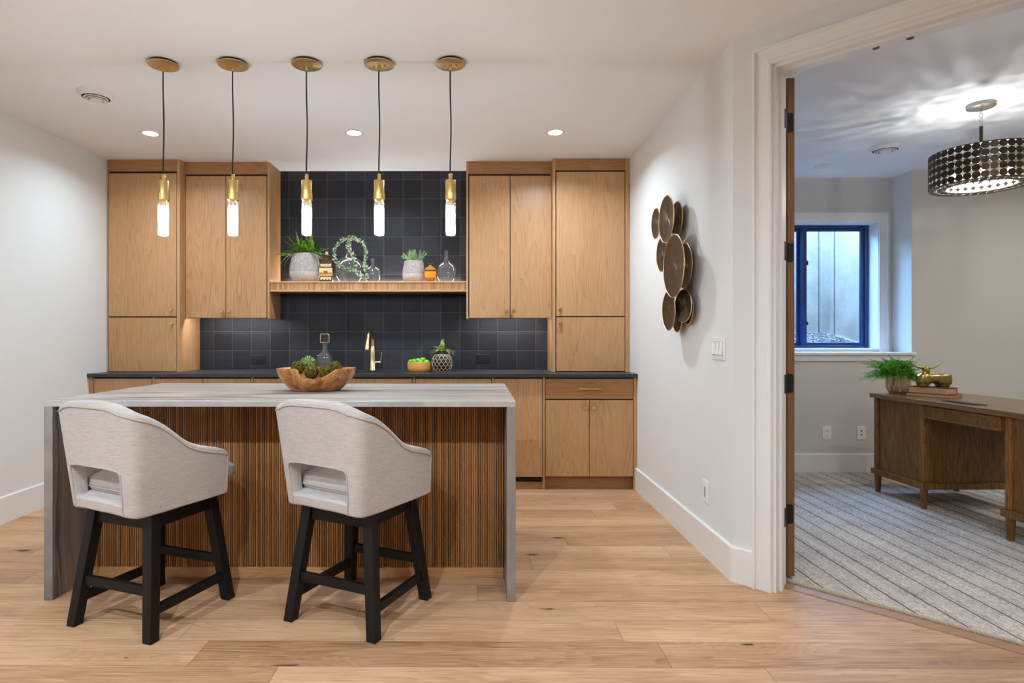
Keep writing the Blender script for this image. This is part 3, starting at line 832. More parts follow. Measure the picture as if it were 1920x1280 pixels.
# ---- wall sculpture of overlapping ribbed discs
art = thing('wall_sculpture', 'bronze wall sculpture of overlapping ribbed oval discs with gold rims', 'wall art', (XR, atx(1262, 490, XR).y, 1.25))
art_c = Vector((XR, art.location.y, 1.25))
def art_disc(px_, py_, hh, off, tilt=0.0):
    X = XR - off
    c = atx(px_, py_, X); r = hh*c.y/F
    me = bpy.data.meshes.new('disc'); N = 48
    vs, fs, uv = [], [], []
    rings = [(0, .012), (.35, .010), (.7, .005), (.93, .0005), (1.0, -.003), (1.0, .001), (.5, .010), (0, .016)]
    ax = lambda rr, a, h: Vector((-0.0 + h + tilt*rr*r*math.cos(a), rr*r*math.cos(a), rr*r*math.sin(a))) + c
    for k, (rr, h) in enumerate(rings):
        for i in range(N):
            a = 2*PI*i/N
            vs.append(ax(rr, a, h) - origin_of(art)); uv.append((.5+.5*rr*math.cos(a), .5+.5*rr*math.sin(a)))
    for k in range(len(rings)-1):
        for i in range(N):
            j = (i+1) % N
            fs.append((k*N+i, k*N+j, (k+1)*N+j, (k+1)*N+i))
    me.from_pydata(vs, [], fs); me.materials.append(M['disc'])
    ul = me.uv_layers.new()
    for p in me.polygons:
        p.use_smooth = True
        for li in p.loop_indices: ul.data[li].uv = uv[me.loops[li].vertex_index]
    o = bpy.data.objects.new('disc', me); COL.objects.link(o); o.parent = art
    rim = MB().tube([ax(1.0, 2*PI*i/N, -.001) for i in range(N)], .0030, 6, True)
    obj('rim', rim, M['disc_rim'], o, smooth=60)
for d in ((1269, 410, 32, .035), (1230, 419, 28, .050), (1241, 477, 32, .060), (1283, 498, 42, .030), (1289.5, 578, 29, .025), (1270, 595, 27, .035),
          (1249.4, 410.7, 43.5, .095), (1263, 498.4, 58.5, .105), (1254, 582, 37, .092), (1281.6, 573, 30.6, .062, -.15)):
    art_disc(*d)
mb = MB()
zc = [atx(1262, y, XR-.02) for y in (395, 470, 540, 600)]
mb.tube([(XR-.020, p.y, p.z) for p in zc], .006, 8)
for (px_, py_, off) in ((1249.4, 410.7, .085), (1263, 498.4, .095), (1254, 582, .075), (1281.6, 573, .05), (1241, 477, .05), (1230, 419, .04), (1269, 410, .03), (1283, 498, .026), (1270, 595, .03), (1289.5, 578, .02)):
    p = atx(px_, py_, XR-off); mb.tube([(XR-.018, zc[1].y, min(max(p.z, zc[3].z), zc[0].z)), (XR-off+.004, p.y, p.z)], .004, 6)
mb.box(XR-.022, XR, zc[1].y-.012, zc[1].y+.012, zc[1].z-.03, zc[1].z+.03).box(XR-.022, XR, zc[3].y-.012, zc[3].y+.012, zc[3].z-.03, zc[3].z+.03)
obj('stem', mb, M['dark_metal'], art, smooth=50)
# ================================================================== BAR WALL CABINETS
CT, CB = .9025, .876                          # worktop top and underside
YCF, YBF = 4.618, 4.650                       # worktop front edge, base cabinet face
YT, YU = 4.870, 4.944                         # tall and upper cabinet faces
TB = YB - .010
def knob(x, y, z, parent, rad=.0160, name='knob'):
    mb = MB(); c = Vector((x, y, z))
    rings = []
    for r, d in ((.0075, 0), (.0075, .002), (.0045, .004), (.0045, .014), (rad*.72, .018), (rad, .021), (rad, .027), (rad*.9, .029)):
        rings.append([c + Vector((r*math.cos(2*PI*i/20), -d, r*math.sin(2*PI*i/20))) for i in range(20)])
    obj(name, mb.loft(rings), M['brass'], parent, smooth=35)

def door(parent, px0, px1, py0, py1, Y, knob_px=None, mat='oak', th=.020, name='door'):
    a, b = at(px0, py0, Y), at(px1, py1, Y)
    o = obj(name, MB().box(a.x, b.x, Y, Y+th, b.z, a.z), M[mat], parent, bevel=.0012)
    if knob_px:
        k = at(knob_px[0], knob_px[1], Y-.024); knob(k.x, Y, k.z, o)
    return o

def cab_shell(parent, x0, x1, yf, z0, z1, stile_l, stile_r, rail_z, side_l=True, side_r=True):
    """carcass behind the doors with dark reveal, side panels, stiles and top rail"""
    obj('carcass', MB().box(x0+.004, x1-.004, yf+.022, TB, z0+.028, z1-.002), M['oak_dark'], parent)
    mb = MB()
    mb.box(x0, x0+stile_l, yf, TB, z0, z1)
    mb.box(x1-stile_r, x1, yf, TB, z0, z1)
    obj('side_panel', MB().box(x0, x0+stile_l, yf, TB, z0, z1), M['oak'], parent, bevel=.001)
    obj('side_panel', MB().box(x1-stile_r, x1, yf, TB, z0, z1), M['oak'], parent, bevel=.001)
    obj('top_rail', MB().box(x0+stile_l, x1-stile_r, yf, yf+.022, rail_z, z1), M['oak_h'], parent, bevel=.001)

ZC = CEIL - .001
# tall cabinet, left
x0, x1 = XL+.003, at(337, 500, YT).x
t = thing('tall_cabinet', 'tall two-door oak cabinet at the left wall, standing on the worktop', 'cabinet', ((x0+x1)/2, 5.05, CT), 0, 'tall cabinets at both ends of the bar')
cab_shell(t, x0, x1, YT, CT, ZC, at(202.5, 500, YT).x - x0, x1 - at(331.5, 500, YT).x, at(200, 321, YT).z)
door(t, 203.6, 330.4, 325, 593, YT, (320.5, 580))
door(t, 203.6, 330.4, 595, 696.2, YT, (320.5, 606))
xa = x1
# upper cabinet, left
x0, x1 = xa+.002, at(505, 500, YU).x
t = thing('wall_cabinet', 'two-door oak wall cabinet left of the tiled niche', 'cabinet', ((x0+x1)/2, 5.08, at(400, 597, YU).z), 0, 'wall cabinets beside the niche')
zb = at(400, 597, YU).z
cab_shell(t, x0, x1, YU, zb, ZC, .004, .016, at(400, 326.5, YU).z)
door(t, 348.3, 422.8, 330, 595.8, YU, (414.5, 582.5))
door(t, 424, 499.5, 330, 595.8, YU, (428.5, 582.5))
obj('light_rail', MB().box(x0+.018, x1-.018, YU+.0205, YU+.027, zb+.002, zb+.030), M['oak_dark'], t)
obj('led_strip', MB().box(x0+.06, x1-.06, YU+.030, YU+.045, zb+.020, zb+.027), M['led'], t)
SHX0 = x1
# tall cabinet, right
x0, x1 = at(1036.3, 500, YT).x, XR-.003
t = thing('tall_cabinet', 'tall two-door oak cabinet at the right wall, standing on the worktop', 'cabinet', ((x0+x1)/2, 5.05, CT), 0, 'tall cabinets at both ends of the bar')
cab_shell(t, x0, x1, YT, CT, ZC, .022, x1 - at(1172.5, 500, YT).x, at(1100, 319, YT).z)
door(t, 1043.2, 1171.4, 322, 592.5, YT, (1051, 581))
door(t, 1043.2, 1171.4, 594.5, 695.8, YT, (1051, 607))
xb = x0
# upper cabinet, right
x0, x1 = at(874.3, 500, YU).x, xb-.002
zb = at(950, 597, YU).z
t = thing('wall_cabinet', 'two-door oak wall cabinet right of the tiled niche', 'cabinet', ((x0+x1)/2, 5.08, zb), 0, 'wall cabinets beside the niche')
cab_shell(t, x0, x1, YU, zb, ZC, .016, .004, at(950, 325.5, YU).z)
door(t, 879.8, 956, 329.5, 595.8, YU, (950, 583))
door(t, 957.3, 1033, 329.5, 595.8, YU, (963.5, 583))
obj('light_rail', MB().box(x0+.018, x1-.018, YU+.0205, YU+.027, zb+.002, zb+.030), M['oak_dark'], t)
obj('led_strip', MB().box(x0+.06, x1-.06, YU+.030, YU+.045, zb+.020, zb+.027), M['led'], t)
SHX1 = x0
# floating shelf with a reeded front
zt, zbm = at(700, 527, 4.956).z, at(700, 546.5, 4.956).z
SHZ = zt + .0006
t = thing('floating_shelf', 'oak shelf with a reeded front edge spanning the tiled niche', 'shelf', ((SHX0+SHX1)/2, 5.09, zbm))
obj('shelf_box', MB().box(SHX0+.001, SHX1-.001, 4.968, TB, zbm+.004, zt), M['oak_shelf'], t, bevel=.001)
mb = MB().box(SHX0+.001, SHX1-.001, 4.956, 4.972, zt-.012, zt).box(SHX0+.001, SHX1-.001, 4.956, 4.972, zbm, zbm+.016)
obj('edge_band', mb, M['oak_shelf'], t, bevel=.001)
mb = MB(); n = int((SHX1-SHX0)/.0135); p = (SHX1-SHX0)/n
for i in range(n):
    c = SHX0 + (i+.5)*p; r = p*.38
    poly = [(c-r, 4.970)] + [(c - r*math.cos(a), 4.966 - r*.95*math.sin(a)) for a in (0, .6, 1.2, PI-1.2, PI-.6, PI)] + [(c+r, 4.970)]
    mb.prism(poly, zbm+.014, zt-.011)
obj('reeded_front', mb, M['slat_shelf'], t)
obj('led_strip', MB().box(SHX0+.05, SHX1-.05, 5.212, 5.227, zt, zt+.005), M['led'], t)

# worktop with an undermount sink cut-out
SK0, SK1 = at(661, 696, 4.9).x, at(752, 696, 4.9).x
SY0, SY1 = 4.70, 5.06
mb = MB()
mb.box(XL+.002, SK0, YCF, TB, CB, CT).box(SK1, XR-.002, YCF, TB, CB, CT).box(SK0, SK1, YCF, SY0, CB, CT).box(SK0, SK1, SY1, TB, CB, CT)
tag(obj('worktop', mb, M['counter']), 'long honed black worktop running along the back wall', 'countertop')
mb = MB()
d = .19
mb.box(SK0-.012, SK1+.012, SY0-.012, SY0, CB-d, CB-.001).box(SK0-.012, SK1+.012, SY1, SY1+.012, CB-d, CB-.001)
mb.box(SK0-.012, SK0, SY0, SY1, CB-d, CB-.001).box(SK1, SK1+.012, SY0, SY1, CB-d, CB-.001).box(SK0-.012, SK1+.012, SY0-.012, SY1+.012, CB-d-.012, CB-d)
s = thing('sink', 'black undermount sink sunk in the worktop below the faucet', 'sink', ((SK0+SK1)/2, 4.88, CB-d-.012))
obj('basin', mb, M['sink'], s)
obj('drain', MB().cyl(((SK0+SK1)/2, 4.90), .045, CB-d, CB-d+.004, 24), M['black_metal'], s)

# base cabinets
TK = at(1100, 893, YBF).z                     # top of the toe kick
def base(px0, px1, label, fronts, kick=True, lst=5.5, grille=False):
    x0, x1 = at(px0, 800, YBF).x, at(px1, 800, YBF).x
    x0, x1 = max(x0, XL+.003), min(x1, XR-.003)
    t = thing('base_cabinet', label, 'cabinet', ((x0+x1)/2, 4.93, 0), 0, 'base cabinets under the black worktop')
    mb = MB().box(x0+.003, x1-.003, YBF+.022, SY0-.03 if 'sink' in label else TB, TK if not grille else .10, CB-.004)
    obj('carcass', mb, M['oak_dark'], t)
    obj('toe_kick', MB().box(x0+.003, x1-.003, YBF+.055 if not grille else YBF+.012, YBF+.075, 0, TK if not grille else .075), M['oak_h'], t)
    return t, x0, x1
def stile(t, px0, px1, z0=0.0, name='stile'):
    a, b = at(px0, 800, YBF).x, at(px1, 800, YBF).x
    a, b = max(a, XL+.003), min(b, XR-.003)
    obj(name, MB().box(a, b, YBF, YBF+.022, z0, CB-.001), M['oak'], t, bevel=.001)

t, x0, x1 = base(164.2, 287.8, 'leftmost oak base cabinet, against the left wall', 1)
stile(t, 164.2, 173.8); stile(t, 285.6, 287.8)
door(t, 175.2, 284.4, 709.6, 893, YBF)
t, x0, x1 = base(287.9, 472.6, 'oak base cabinet second from the left wall, behind the island', 1)
stile(t, 287.9, 290.3); stile(t, 470.3, 472.6)
door(t, 291.5, 380, 709.6, 893, YBF); door(t, 381, 469.2, 709.6, 893, YBF)
t, x0, x1 = base(472.7, 775.5, 'wide oak sink base cabinet below the faucet', 1)
stile(t, 472.7, 475); stile(t, 773, 775.5)
door(t, 476.2, 624, 709.6, 893, YBF); door(t, 625, 772, 709.6, 893, YBF)
t, x0, x1 = base(775.6, 924.6, 'oak base cabinet right of the sink base, behind the island end', 1)
stile(t, 775.6, 778); stile(t, 922.2, 924.6)
door(t, 779.2, 921, 709.6, 893, YBF)
t, x0, x1 = base(924.7, 1020, 'oak panelled appliance front with a black grille at its foot', 1, grille=True)
stile(t, 924.7, 926.4); stile(t, 1017.8, 1020)
door(t, 927.4, 1016.6, 709.6, 894, YBF)
za, zb_ = at(970, 895.6, YBF).z, at(970, 903.2, YBF).z
g = obj('grille', MB().box(x0+.012, x1-.014, YBF+.012, YBF+.02, zb_, za), M['black_plastic'], t)
mb = MB()
for k in range(4):
    z = zb_ + (za-zb_)*(k+.5)/4; mb.box(x0+.014, x1-.016, YBF+.007, YBF+.013, z-.002, z+.002)
obj('louvre', mb, M['black_metal'], g)
t, x0, x1 = base(1020.1, 1196, 'oak base cabinet with one wide drawer over two doors, by the right wall', 1)
stile(t, 1020.1, 1022.2); stile(t, 1188.2, 1196, name='end_panel')
dw = door(t, 1023.4, 1187, 709.6, 747.6, YBF, None, 'oak_h', name='drawer')
h0, h1 = at(1086, 728.5, YBF), at(1125, 728.5, YBF)
mb = MB()
mb.tube([(h0.x, YBF-.028, h0.z), (h1.x, YBF-.028, h0.z)], .0055, 12)
for x in (h0.x+.006, h1.x-.006):
    mb.tube([(x, YBF, h0.z), (x, YBF-.028, h0.z)], .005, 10)
    mb.disc_axis((x, YBF-.001, h0.z), (0,-1,0), .008, .003, 14)
for x in (h0.x, h1.x): mb.disc_axis((x-.004, YBF-.028, h0.z), (1,0,0), .0075, .008, 14)
obj('handle', mb, M['brass'], dw, smooth=40)
door(t, 1023.4, 1104.6, 750, 893, YBF, (1099, 764.3))
door(t, 1105.8, 1187, 750, 893, YBF, (1113.5, 764.3))

# ================================================================== ISLAND
IY0, IY1 = 2.682, 3.690
IX0, IX1 = at(82, 900, IY0).x, at(967, 900, IY0).x
IZ = .9015
t = thing('island_countertop', 'pale grey veined stone waterfall countertop of the island', 'countertop', ((IX0+IX1)/2, (IY0+IY1)/2, 0))
obj('slab', MB().box(IX0, IX1, IY0, IY1, IZ-.028, IZ), M['stone'], t, bevel=.003)
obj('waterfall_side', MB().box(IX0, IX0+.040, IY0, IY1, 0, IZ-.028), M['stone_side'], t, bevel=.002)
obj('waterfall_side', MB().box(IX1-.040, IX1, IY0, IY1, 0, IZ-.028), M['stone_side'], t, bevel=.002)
t = thing('kitchen_island', 'slatted oak island cabinet between the two stone waterfall sides', 'island', ((IX0+IX1)/2, 3.3, 0))
PY = 2.948
a, b = IX0+.042, IX1-.042
obj('body', MB().box(a, b, PY+.012, IY1-.03, 0, IZ-.030), M['walnut'], t)
mb = MB(); n = int((b-a)/.0113); p = (b-a)/n
for i in range(n):
    c = a + (i+.5)*p; r = p*.41
    poly = [(c-r, PY+.013)] + [(c - r*math.cos(q), PY+.003 - r*1.05*math.sin(q)) for q in (0, .55, 1.1, PI-1.1, PI-.55, PI)] + [(c+r, PY+.013)]
    mb.prism(poly, .050, IZ-.050)
obj('slatted_panel', mb, M['slat'], t)
obj('plinth', MB().box(a, b, PY-.006, PY+.014, 0, .052), M['oak_shelf'], t, bevel=.001)
obj('top_rail', MB().box(a, b, PY-.004, PY+.014, IZ-.052, IZ-.029), M['oak_h'], t)

# ================================================================== BAR STOOLS
def make_stool(label):
    t = thing('bar_stool', label, 'bar stool', (0,0,0), 0, 'upholstered bar stools at the island')
    ZB, ZTOP = .490, .936
    SW = R(7.4)                                     # the seat is swivelled a little on its base
    def spin(p): return Vector((p.x*math.cos(SW) + p.y*math.sin(SW), -p.x*math.sin(SW) + p.y*math.cos(SW), p.z))
    def plan(s, k):
        """point of the shell at perimeter s (-1..1), k = 0 bottom .. 1 top level; x right, y forward"""
        wb = .213 + .057*k; b = .238 + .050*k; r = .048 + .034*k; A = Vector((.252 + .014*min(1, k*1.6), .175))
        a = abs(s); sg = 1 if s >= 0 else -1
        C = Vector((wb, -b)); u = (A-C).normalized(); E = C + u*r
        if a < .36: p = Vector(((wb-r)*a/.36, -b - .010*(1-(a/.36)**2)))
        elif a < .48:
            q = (a-.36)/.12; B = Vector((wb-r, -b)); p = B*(1-q)**2 + C*2*q*(1-q) + E*q*q
        else:
            q = (a-.48)/.52; p = E.lerp(A, q) + Vector((u.y, -u.x))*.012*math.sin(PI*q)
        return Vector((p.x*sg, p.y, 0))
    def ztop(s):
        a = abs(s)
        ks = [(0,.938), (.2,.936), (.3,.929), (.36,.917), (.42,.902), (.48,.883), (.53,.863), (.58,.839), (.64,.802), (.70,.764), (.77,.740), (.84,.726), (.92,.712), (.97,.700), (1.0,.684)]
        for (a0, z0), (a1, z1) in zip(ks, ks[1:]):
            if a <= a1+1e-9:
                q = (a-a0)/(a1-a0); return z0 + (z1-z0)*q
        return ks[-1][1]
    def zbot(s):
        return ZB + .012*max(0, (abs(s)-.6)/.4) - .012*max(0, 1-abs(abs(s)-.45)/.25)
    fr = [0, .045, .100, .115, .25, .405, .420, .47, .58, .70, .82, .92, 1.0]
    H0, H1 = 3, 5                                   # hole rows
    sc = [0, .09, .18, .27, .315, .330, .345, .36, .40, .44, .48, .53, .58, .64, .70, .77, .84, .91, .965, 1.0]
    cols = [-q for q in sc[:0:-1]] + sc
    HS = .330
    def P(s, f):
        z = zbot(s) + (ztop(s)-zbot(s))*f
        k = (z-ZB)/(ZTOP-ZB)
        p = plan(s, k); p.z = z
        return p
    n, m = len(cols), len(fr)
    vs = [spin(P(s, f)) for s in cols for f in fr]; fs = []
    for i in range(n-1):
        for j in range(m-1):
            if H0 <= j < H1 and max(abs(cols[i]), abs(cols[i+1])) <= HS + 1e-6: continue
            fs.append((i*m+j, (i+1)*m+j, (i+1)*m+j+1, i*m+j+1))
    mb = MB(); mb.add(vs, fs)
    o = obj('backrest', mb, M['linen'], t, local=True, smooth=180, normals=False)
    so = o.modifiers.new('thickness', 'SOLIDIFY'); so.thickness = .054; so.offset = -1; so.use_even_offset = False
    ss = o.modifiers.new('soft', 'SUBSURF'); ss.levels = 2; ss.render_levels = 2
    # welts laid on the finished shell
    from mathutils.bvhtree import BVHTree
    dgp_ = bpy.context.evaluated_depsgraph_get(); dgp_.update()
    me_ = o.evaluated_get(dgp_).to_mesh()
    bv = BVHTree.FromPolygons([v.co.copy() for v in me_.vertices], [tuple(p.vertices) for p in me_.polygons])
    def out(s, f, d=.006, dz=0.0):
        p = P(s, f); q1, q0 = P(min(1, s+.01), f), P(max(-1, s-.01), f)
        tx = (q1-q0); nx = Vector((tx.y, -tx.x, 0)); nx.normalize()
        p = spin(p + nx*d + Vector((0,0,dz)))
        co_, no_, _, _ = bv.find_nearest(p)
        return co_ + no_*.0012
    top = [out(-.985 + 1.97*i/120, 1.0, .010, -.024) for i in range(121)]
    rt = [out(.985, .95-.90*i/14, .010) for i in range(1, 15)]; lt = [out(-.985, .95-.90*i/14, .010) for i in range(14, 0, -1)]
    obj('piping', MB().tube(lt + top + rt, .0038, 8), M['piping'], t, local=True, smooth=80)
    hole = []
    E1, F1 = HS+.006, fr[H1]+.012
    for i in range(21): hole.append(((E1-.03)*i/20, F1))
    hole += [(E1-.016, F1-.006), (E1-.005, F1-.022)]
    for i in range(14): hole.append((E1, F1-.045 - (F1-.045-.01)*i/13))
    hole2 = [(-s, f) for s, f in hole[21:]][::-1] + [(-(E1-.03)*i/20, F1) for i in range(20, 0, -1)]
    obj('opening_piping', MB().tube([out(s, f, .008) for s, f in hole2 + hole], .0034, 8), M['piping'], t, local=True, smooth=80)
    o.evaluated_get(dgp_).to_mesh_clear()
    # seat pan and cushion
    mb = MB().sph((0, .0, .520), .200, .218, .036, 48, 16, .45, .32)
    mb.v = [spin(p) for p in mb.v]
    obj('seat_base', mb, M['linen'], t, local=True, smooth=180)
    mb = MB().sph((0, .050, .578), .206, .246, .047, 56, 20, .55, .34)
    for p in mb.v:
        if p.z > .578: p.z += .020*max(0, 1-(p.x/.2)**2)*max(0, 1-((p.y-.05)/.245)**2)
    mb.v = [spin(p) for p in mb.v]
    cu = obj('seat_cushion', mb, M['linen'], t, local=True, smooth=180)
    obj('cushion_piping', MB().tube([spin(Vector((.207*math.copysign(abs(math.cos(a))**.34, math.cos(a)), .050+.247*math.copysign(abs(math.sin(a))**.34, math.sin(a)), .570))) for a in [2*PI*i/96 for i in range(96)]], .0036, 6, True), M['piping'], cu, local=True, smooth=80)
    # swivel plate, apron, legs, stretchers
    obj('swivel_plate', MB().box(-.11, .11, -.11, .11, .468, .494), M['black_metal'], t, local=True, bevel=.002)
    TH, FH, ZA = .152, .208, .484
    ap = MB()
    for sx, sy in ((0,-1), (0,1), (-1,0), (1,0)):
        if sx == 0: ap.box(-TH, TH, sy*TH-.014, sy*TH+.014, .420, ZA)
        else: ap.box(sx*TH-.014, sx*TH+.014, -TH, TH, .420, ZA)
    obj('apron', ap, M['black_wood'], t, local=True, bevel=.002)
    def lc(sx, sy, z):
        q = (ZA - z)/ZA; h = TH + (FH-TH)*q; return Vector((sx*h, sy*h, z))
    for sx in (-1, 1):
        for sy in (-1, 1):
            rings = []
            for z, hw in ((0, .0215), (ZA, .024)):
                c = lc(sx, sy, z); rings.append([(c.x-hw, c.y-hw, z), (c.x+hw, c.y-hw, z), (c.x+hw, c.y+hw, z), (c.x-hw, c.y+hw, z)])
            obj('leg', MB().loft(rings), M['black_wood'], t, local=True, bevel=.0025)
    for (p, q, z) in (((-1,-1), (1,-1), .185), ((-1,1), (1,1), .185), ((-1,-1), (-1,1), .110), ((1,-1), (1,1), .110)):
        a_, b_ = lc(*p, z), lc(*q, z); d_ = (b_-a_).normalized(); nn = Vector((-d_.y, d_.x, 0))*.011; hz = Vector((0,0,.019))
        rings = [[e-nn-hz, e+nn-hz, e+nn+hz, e-nn+hz] for e in (a_, b_)]
        obj('stretcher', MB().loft(rings), M['black_wood'], t, local=True, bevel=.002)
    return t
st = make_stool('grey linen bar stool with black legs at the left end of the island')
st.location = (-1.392, 2.585, 0); st.rotation_euler = (0, 0, -R(19.5))
dup(st, (-.502, 2.611, 0), -R(24.3), 'grey linen bar stool with black legs in front of the wooden bowl')

# ================================================================== PENDANTS
PYD = 3.153
def make_pendant(x, label):
    t = thing('pendant_light', label, 'pendant light', (x, PYD, CEIL), 0, 'pendant lights over the island')
    c = Vector((x, PYD, 0))
    ca = obj('canopy', MB().lathe(c, [(.0, CEIL-.017), (.074, CEIL-.017), (.078, CEIL-.0155), (.078, CEIL-.012), (.070, CEIL-.010)], 48, False), M['brass_dark'], t, smooth=35)
    obj('canopy_back', MB().cyl(c, .070, CEIL-.012, CEIL-.0005, 36), M['black_metal'], t)
    for s in (-1, 1): obj('screw', MB().cyl((x+s*.030, PYD-s*.006), .005, CEIL-.030, CEIL-.017, 12), M['brass'], ca, smooth=40)
    obj('strain_relief', MB().lathe(c, [(.009, CEIL-.017), (.009, CEIL-.030), (.006, CEIL-.046), (.0035, CEIL-.048)], 16), M['brass'], ca, smooth=40)
    z = lambda py: at(711, py, PYD).z
    sx = .0022
    obj('cord', MB().tube([(x + sx*math.sin(7*q+x*9), PYD, CEIL-.046 - (CEIL-.046-z(327))*q) for q in [i/24 for i in range(25)]], .0036, 8), M['cord'], t, smooth=80)
    so = obj('socket', MB().lathe(c, [(.0075, z(326)), (.009, z(327)), (.009, z(337)), (.0262, z(338.2)), (.0275, z(339.5)), (.0275, z(365)), (.0262, z(365.5)), (.0262, z(366.5))], 32), M['brass'], t, smooth=35)
    obj('knurled_collar', MB().lathe(c, [(.0265, z(362)), (.0292, z(362.6)), (.0292, z(374.5)), (.027, z(375.5)), (.023, z(379)), (.0, z(379))], 72, False, flute=.012, fl_n=36), M['brass'], so, smooth=30)
    zt_, zb_ = z(377), z(441)
    g = obj('glass_shade', MB().lathe(c, [(.021, zt_), (.0262, zt_-.010), (.0268, zt_-.016), (.0268, zb_+.006), (.024, zb_), (.0, zb_)], 96, False, flute=.02, fl_n=24), M['shade_glass'], t, smooth=50)
    obj('lamp_tube', MB().lathe(c, [(.0, z(386)), (.011, z(387)), (.0145, z(390)), (.0145, z(434)), (.010, z(437)), (.0, z(437))], 16, False), M['tube'], t, smooth=60)
    obj('lamp_base', MB().lathe(c, [(.012, z(379)), (.012, z(386)), (.0, z(386))], 16), M['nickel'], t, smooth=40)
    return t
names = ['leftmost brass pendant light, hanging before the left tall cabinet', 'second brass pendant from the left, hanging before the left wall cabinet',
         'middle brass pendant of the row of five, above the fern', 'fourth brass pendant from the left, before the dark tile',
         'rightmost brass pendant light of the row of five']
px_ = [306.5, 436.8, 575.2, 711, 844.8]
pend = make_pendant(at(px_[0], 116, PYD).x, names[0])
for q, nm in zip(px_[1:], names[1:]): dup(pend, (at(q, 116, PYD).x, PYD, CEIL), None, nm)
# ================================================================== PLANTS
def frond(mb, base, d, length, droop, wid, n=14, mi=0, stem=.0012, taper=1.0, fold=.25, rnd=random, lw=.30):
    """a pinnate frond: arching stem with paired leaflets"""
    base = Vector(base); d = Vector(d).normalized(); pts = []
    side = d.cross(Vector((0,0,1)))
    if side.length < .05: side = Vector((1,0,0))
    side.normalize()
    for i in range(n+1):
        q = i/n
        pts.append(base + d*(length*q) + Vector((0,0,-droop*length*q*q)))
    mb.tube(pts, [stem*(1-.7*i/n) for i in range(n+1)], 4, mi=mi)
    step = length/n
    for i in range(2, n+1):
        q = i/n
        t = (pts[i]-pts[i-1]).normalized(); up = side.cross(t).normalized()
        L = wid*math.sin(PI*min(1, .18+.82*q)**.8)*taper + wid*.10
        for sg in (-1, 1):
            dv = (side*sg*.86 + t*.5 + up*fold*rnd.uniform(.2, 1.2)).normalized()
            w = t*step*lw*1.5
            p = pts[i]; tip = p + dv*L*rnd.uniform(.85, 1.1)
            mid = p + dv*L*.45 + up*L*.06
            mb.add([p, mid - w, tip, mid + w], [(0,1,2), (0,2,3)], mi)
    return mb

def leaf_quad(mb, p, d, up, L, W, mi=0):
    d = Vector(d).normalized(); s = d.cross(Vector(up))
    if s.length < 1e-3: s = d.orthogonal()
    s.normalize(); p = Vector(p); u = s.cross(d)
    mb.add([p, p + d*L*.45 - s*W*.5 + u*L*.06, p + d*L, p + d*L*.45 + s*W*.5 + u*L*.06], [(0,1,2), (0,2,3)], mi)

rnd = random.Random(11)
# ================================================================== ON THE SHELF
YS = 5.075
def px2x(px, Y): return at(px, 600, Y).x
def planter(name, label, cat, cx, cy, z0, prof, matn, seg=56):
    t = thing(name, label, cat, (cx, cy, z0))
    obj('pot', MB().lathe((cx, cy, z0), prof, seg, False), M[matn], t, smooth=50)
    return t
sc = lambda px: px*YS/F
# large scored planter with a mixed fern
cx = px2x(572, YS); R0 = sc(28.3)
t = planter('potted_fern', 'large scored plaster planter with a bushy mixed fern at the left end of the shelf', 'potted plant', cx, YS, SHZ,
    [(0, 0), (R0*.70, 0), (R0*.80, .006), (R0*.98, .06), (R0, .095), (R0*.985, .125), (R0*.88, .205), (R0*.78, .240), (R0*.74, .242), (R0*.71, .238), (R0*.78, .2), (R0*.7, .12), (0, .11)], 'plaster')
obj('soil', MB().cyl((cx, YS), R0*.76, SHZ+.205, SHZ+.212, 32), M['soil'], t)
mb = MB()
for k in range(110):
    a = rnd.uniform(0, 2*PI); el = rnd.uniform(.15, 1.45); L = rnd.uniform(.15, .24) * (1.0 if math.sin(a) < .3 else .7)
    d = Vector((math.cos(a)*math.cos(el), math.sin(a)*math.cos(el)*.55, math.sin(el)))
    if math.cos(a) > .2: L *= .84; d.y = abs(d.y) + .1
    frond(mb, (cx+rnd.uniform(-.05,.05), YS+rnd.uniform(-.03,.03), SHZ+.215), d, L, rnd.uniform(.05, .45), rnd.uniform(.028, .042), 14, rnd=rnd, lw=.6)
for p in mb.v: p.z = max(p.z, SHZ+.02); p.y = min(p.y, TB-.006)
obj('foliage', mb, M['fern'], t, normals=False)
mb = MB()
for a, el, L, dr_ in ((PI*1.15, .25, .16, .9), (PI*1.25, .3, .14, 1.1), (PI*1.35, 1.25, .21, .1), (PI*1.75, .35, .13, .8), (PI*1.9, .5, .15, .7), (PI*1.5, .9, .13, .3), (PI*1.85, .2, .13, .6)):
    d = Vector((math.cos(a)*math.cos(el), math.sin(a)*math.cos(el)*.7, math.sin(el)))
    frond(mb, (cx+.05*math.cos(a), YS-.04, SHZ+.235), d, L, dr_, .016, 16, rnd=rnd, lw=.5)
obj('pale_fronds', mb, M['fern_pale'], t, normals=False)['label'] = 'pale silvery trailing fronds'

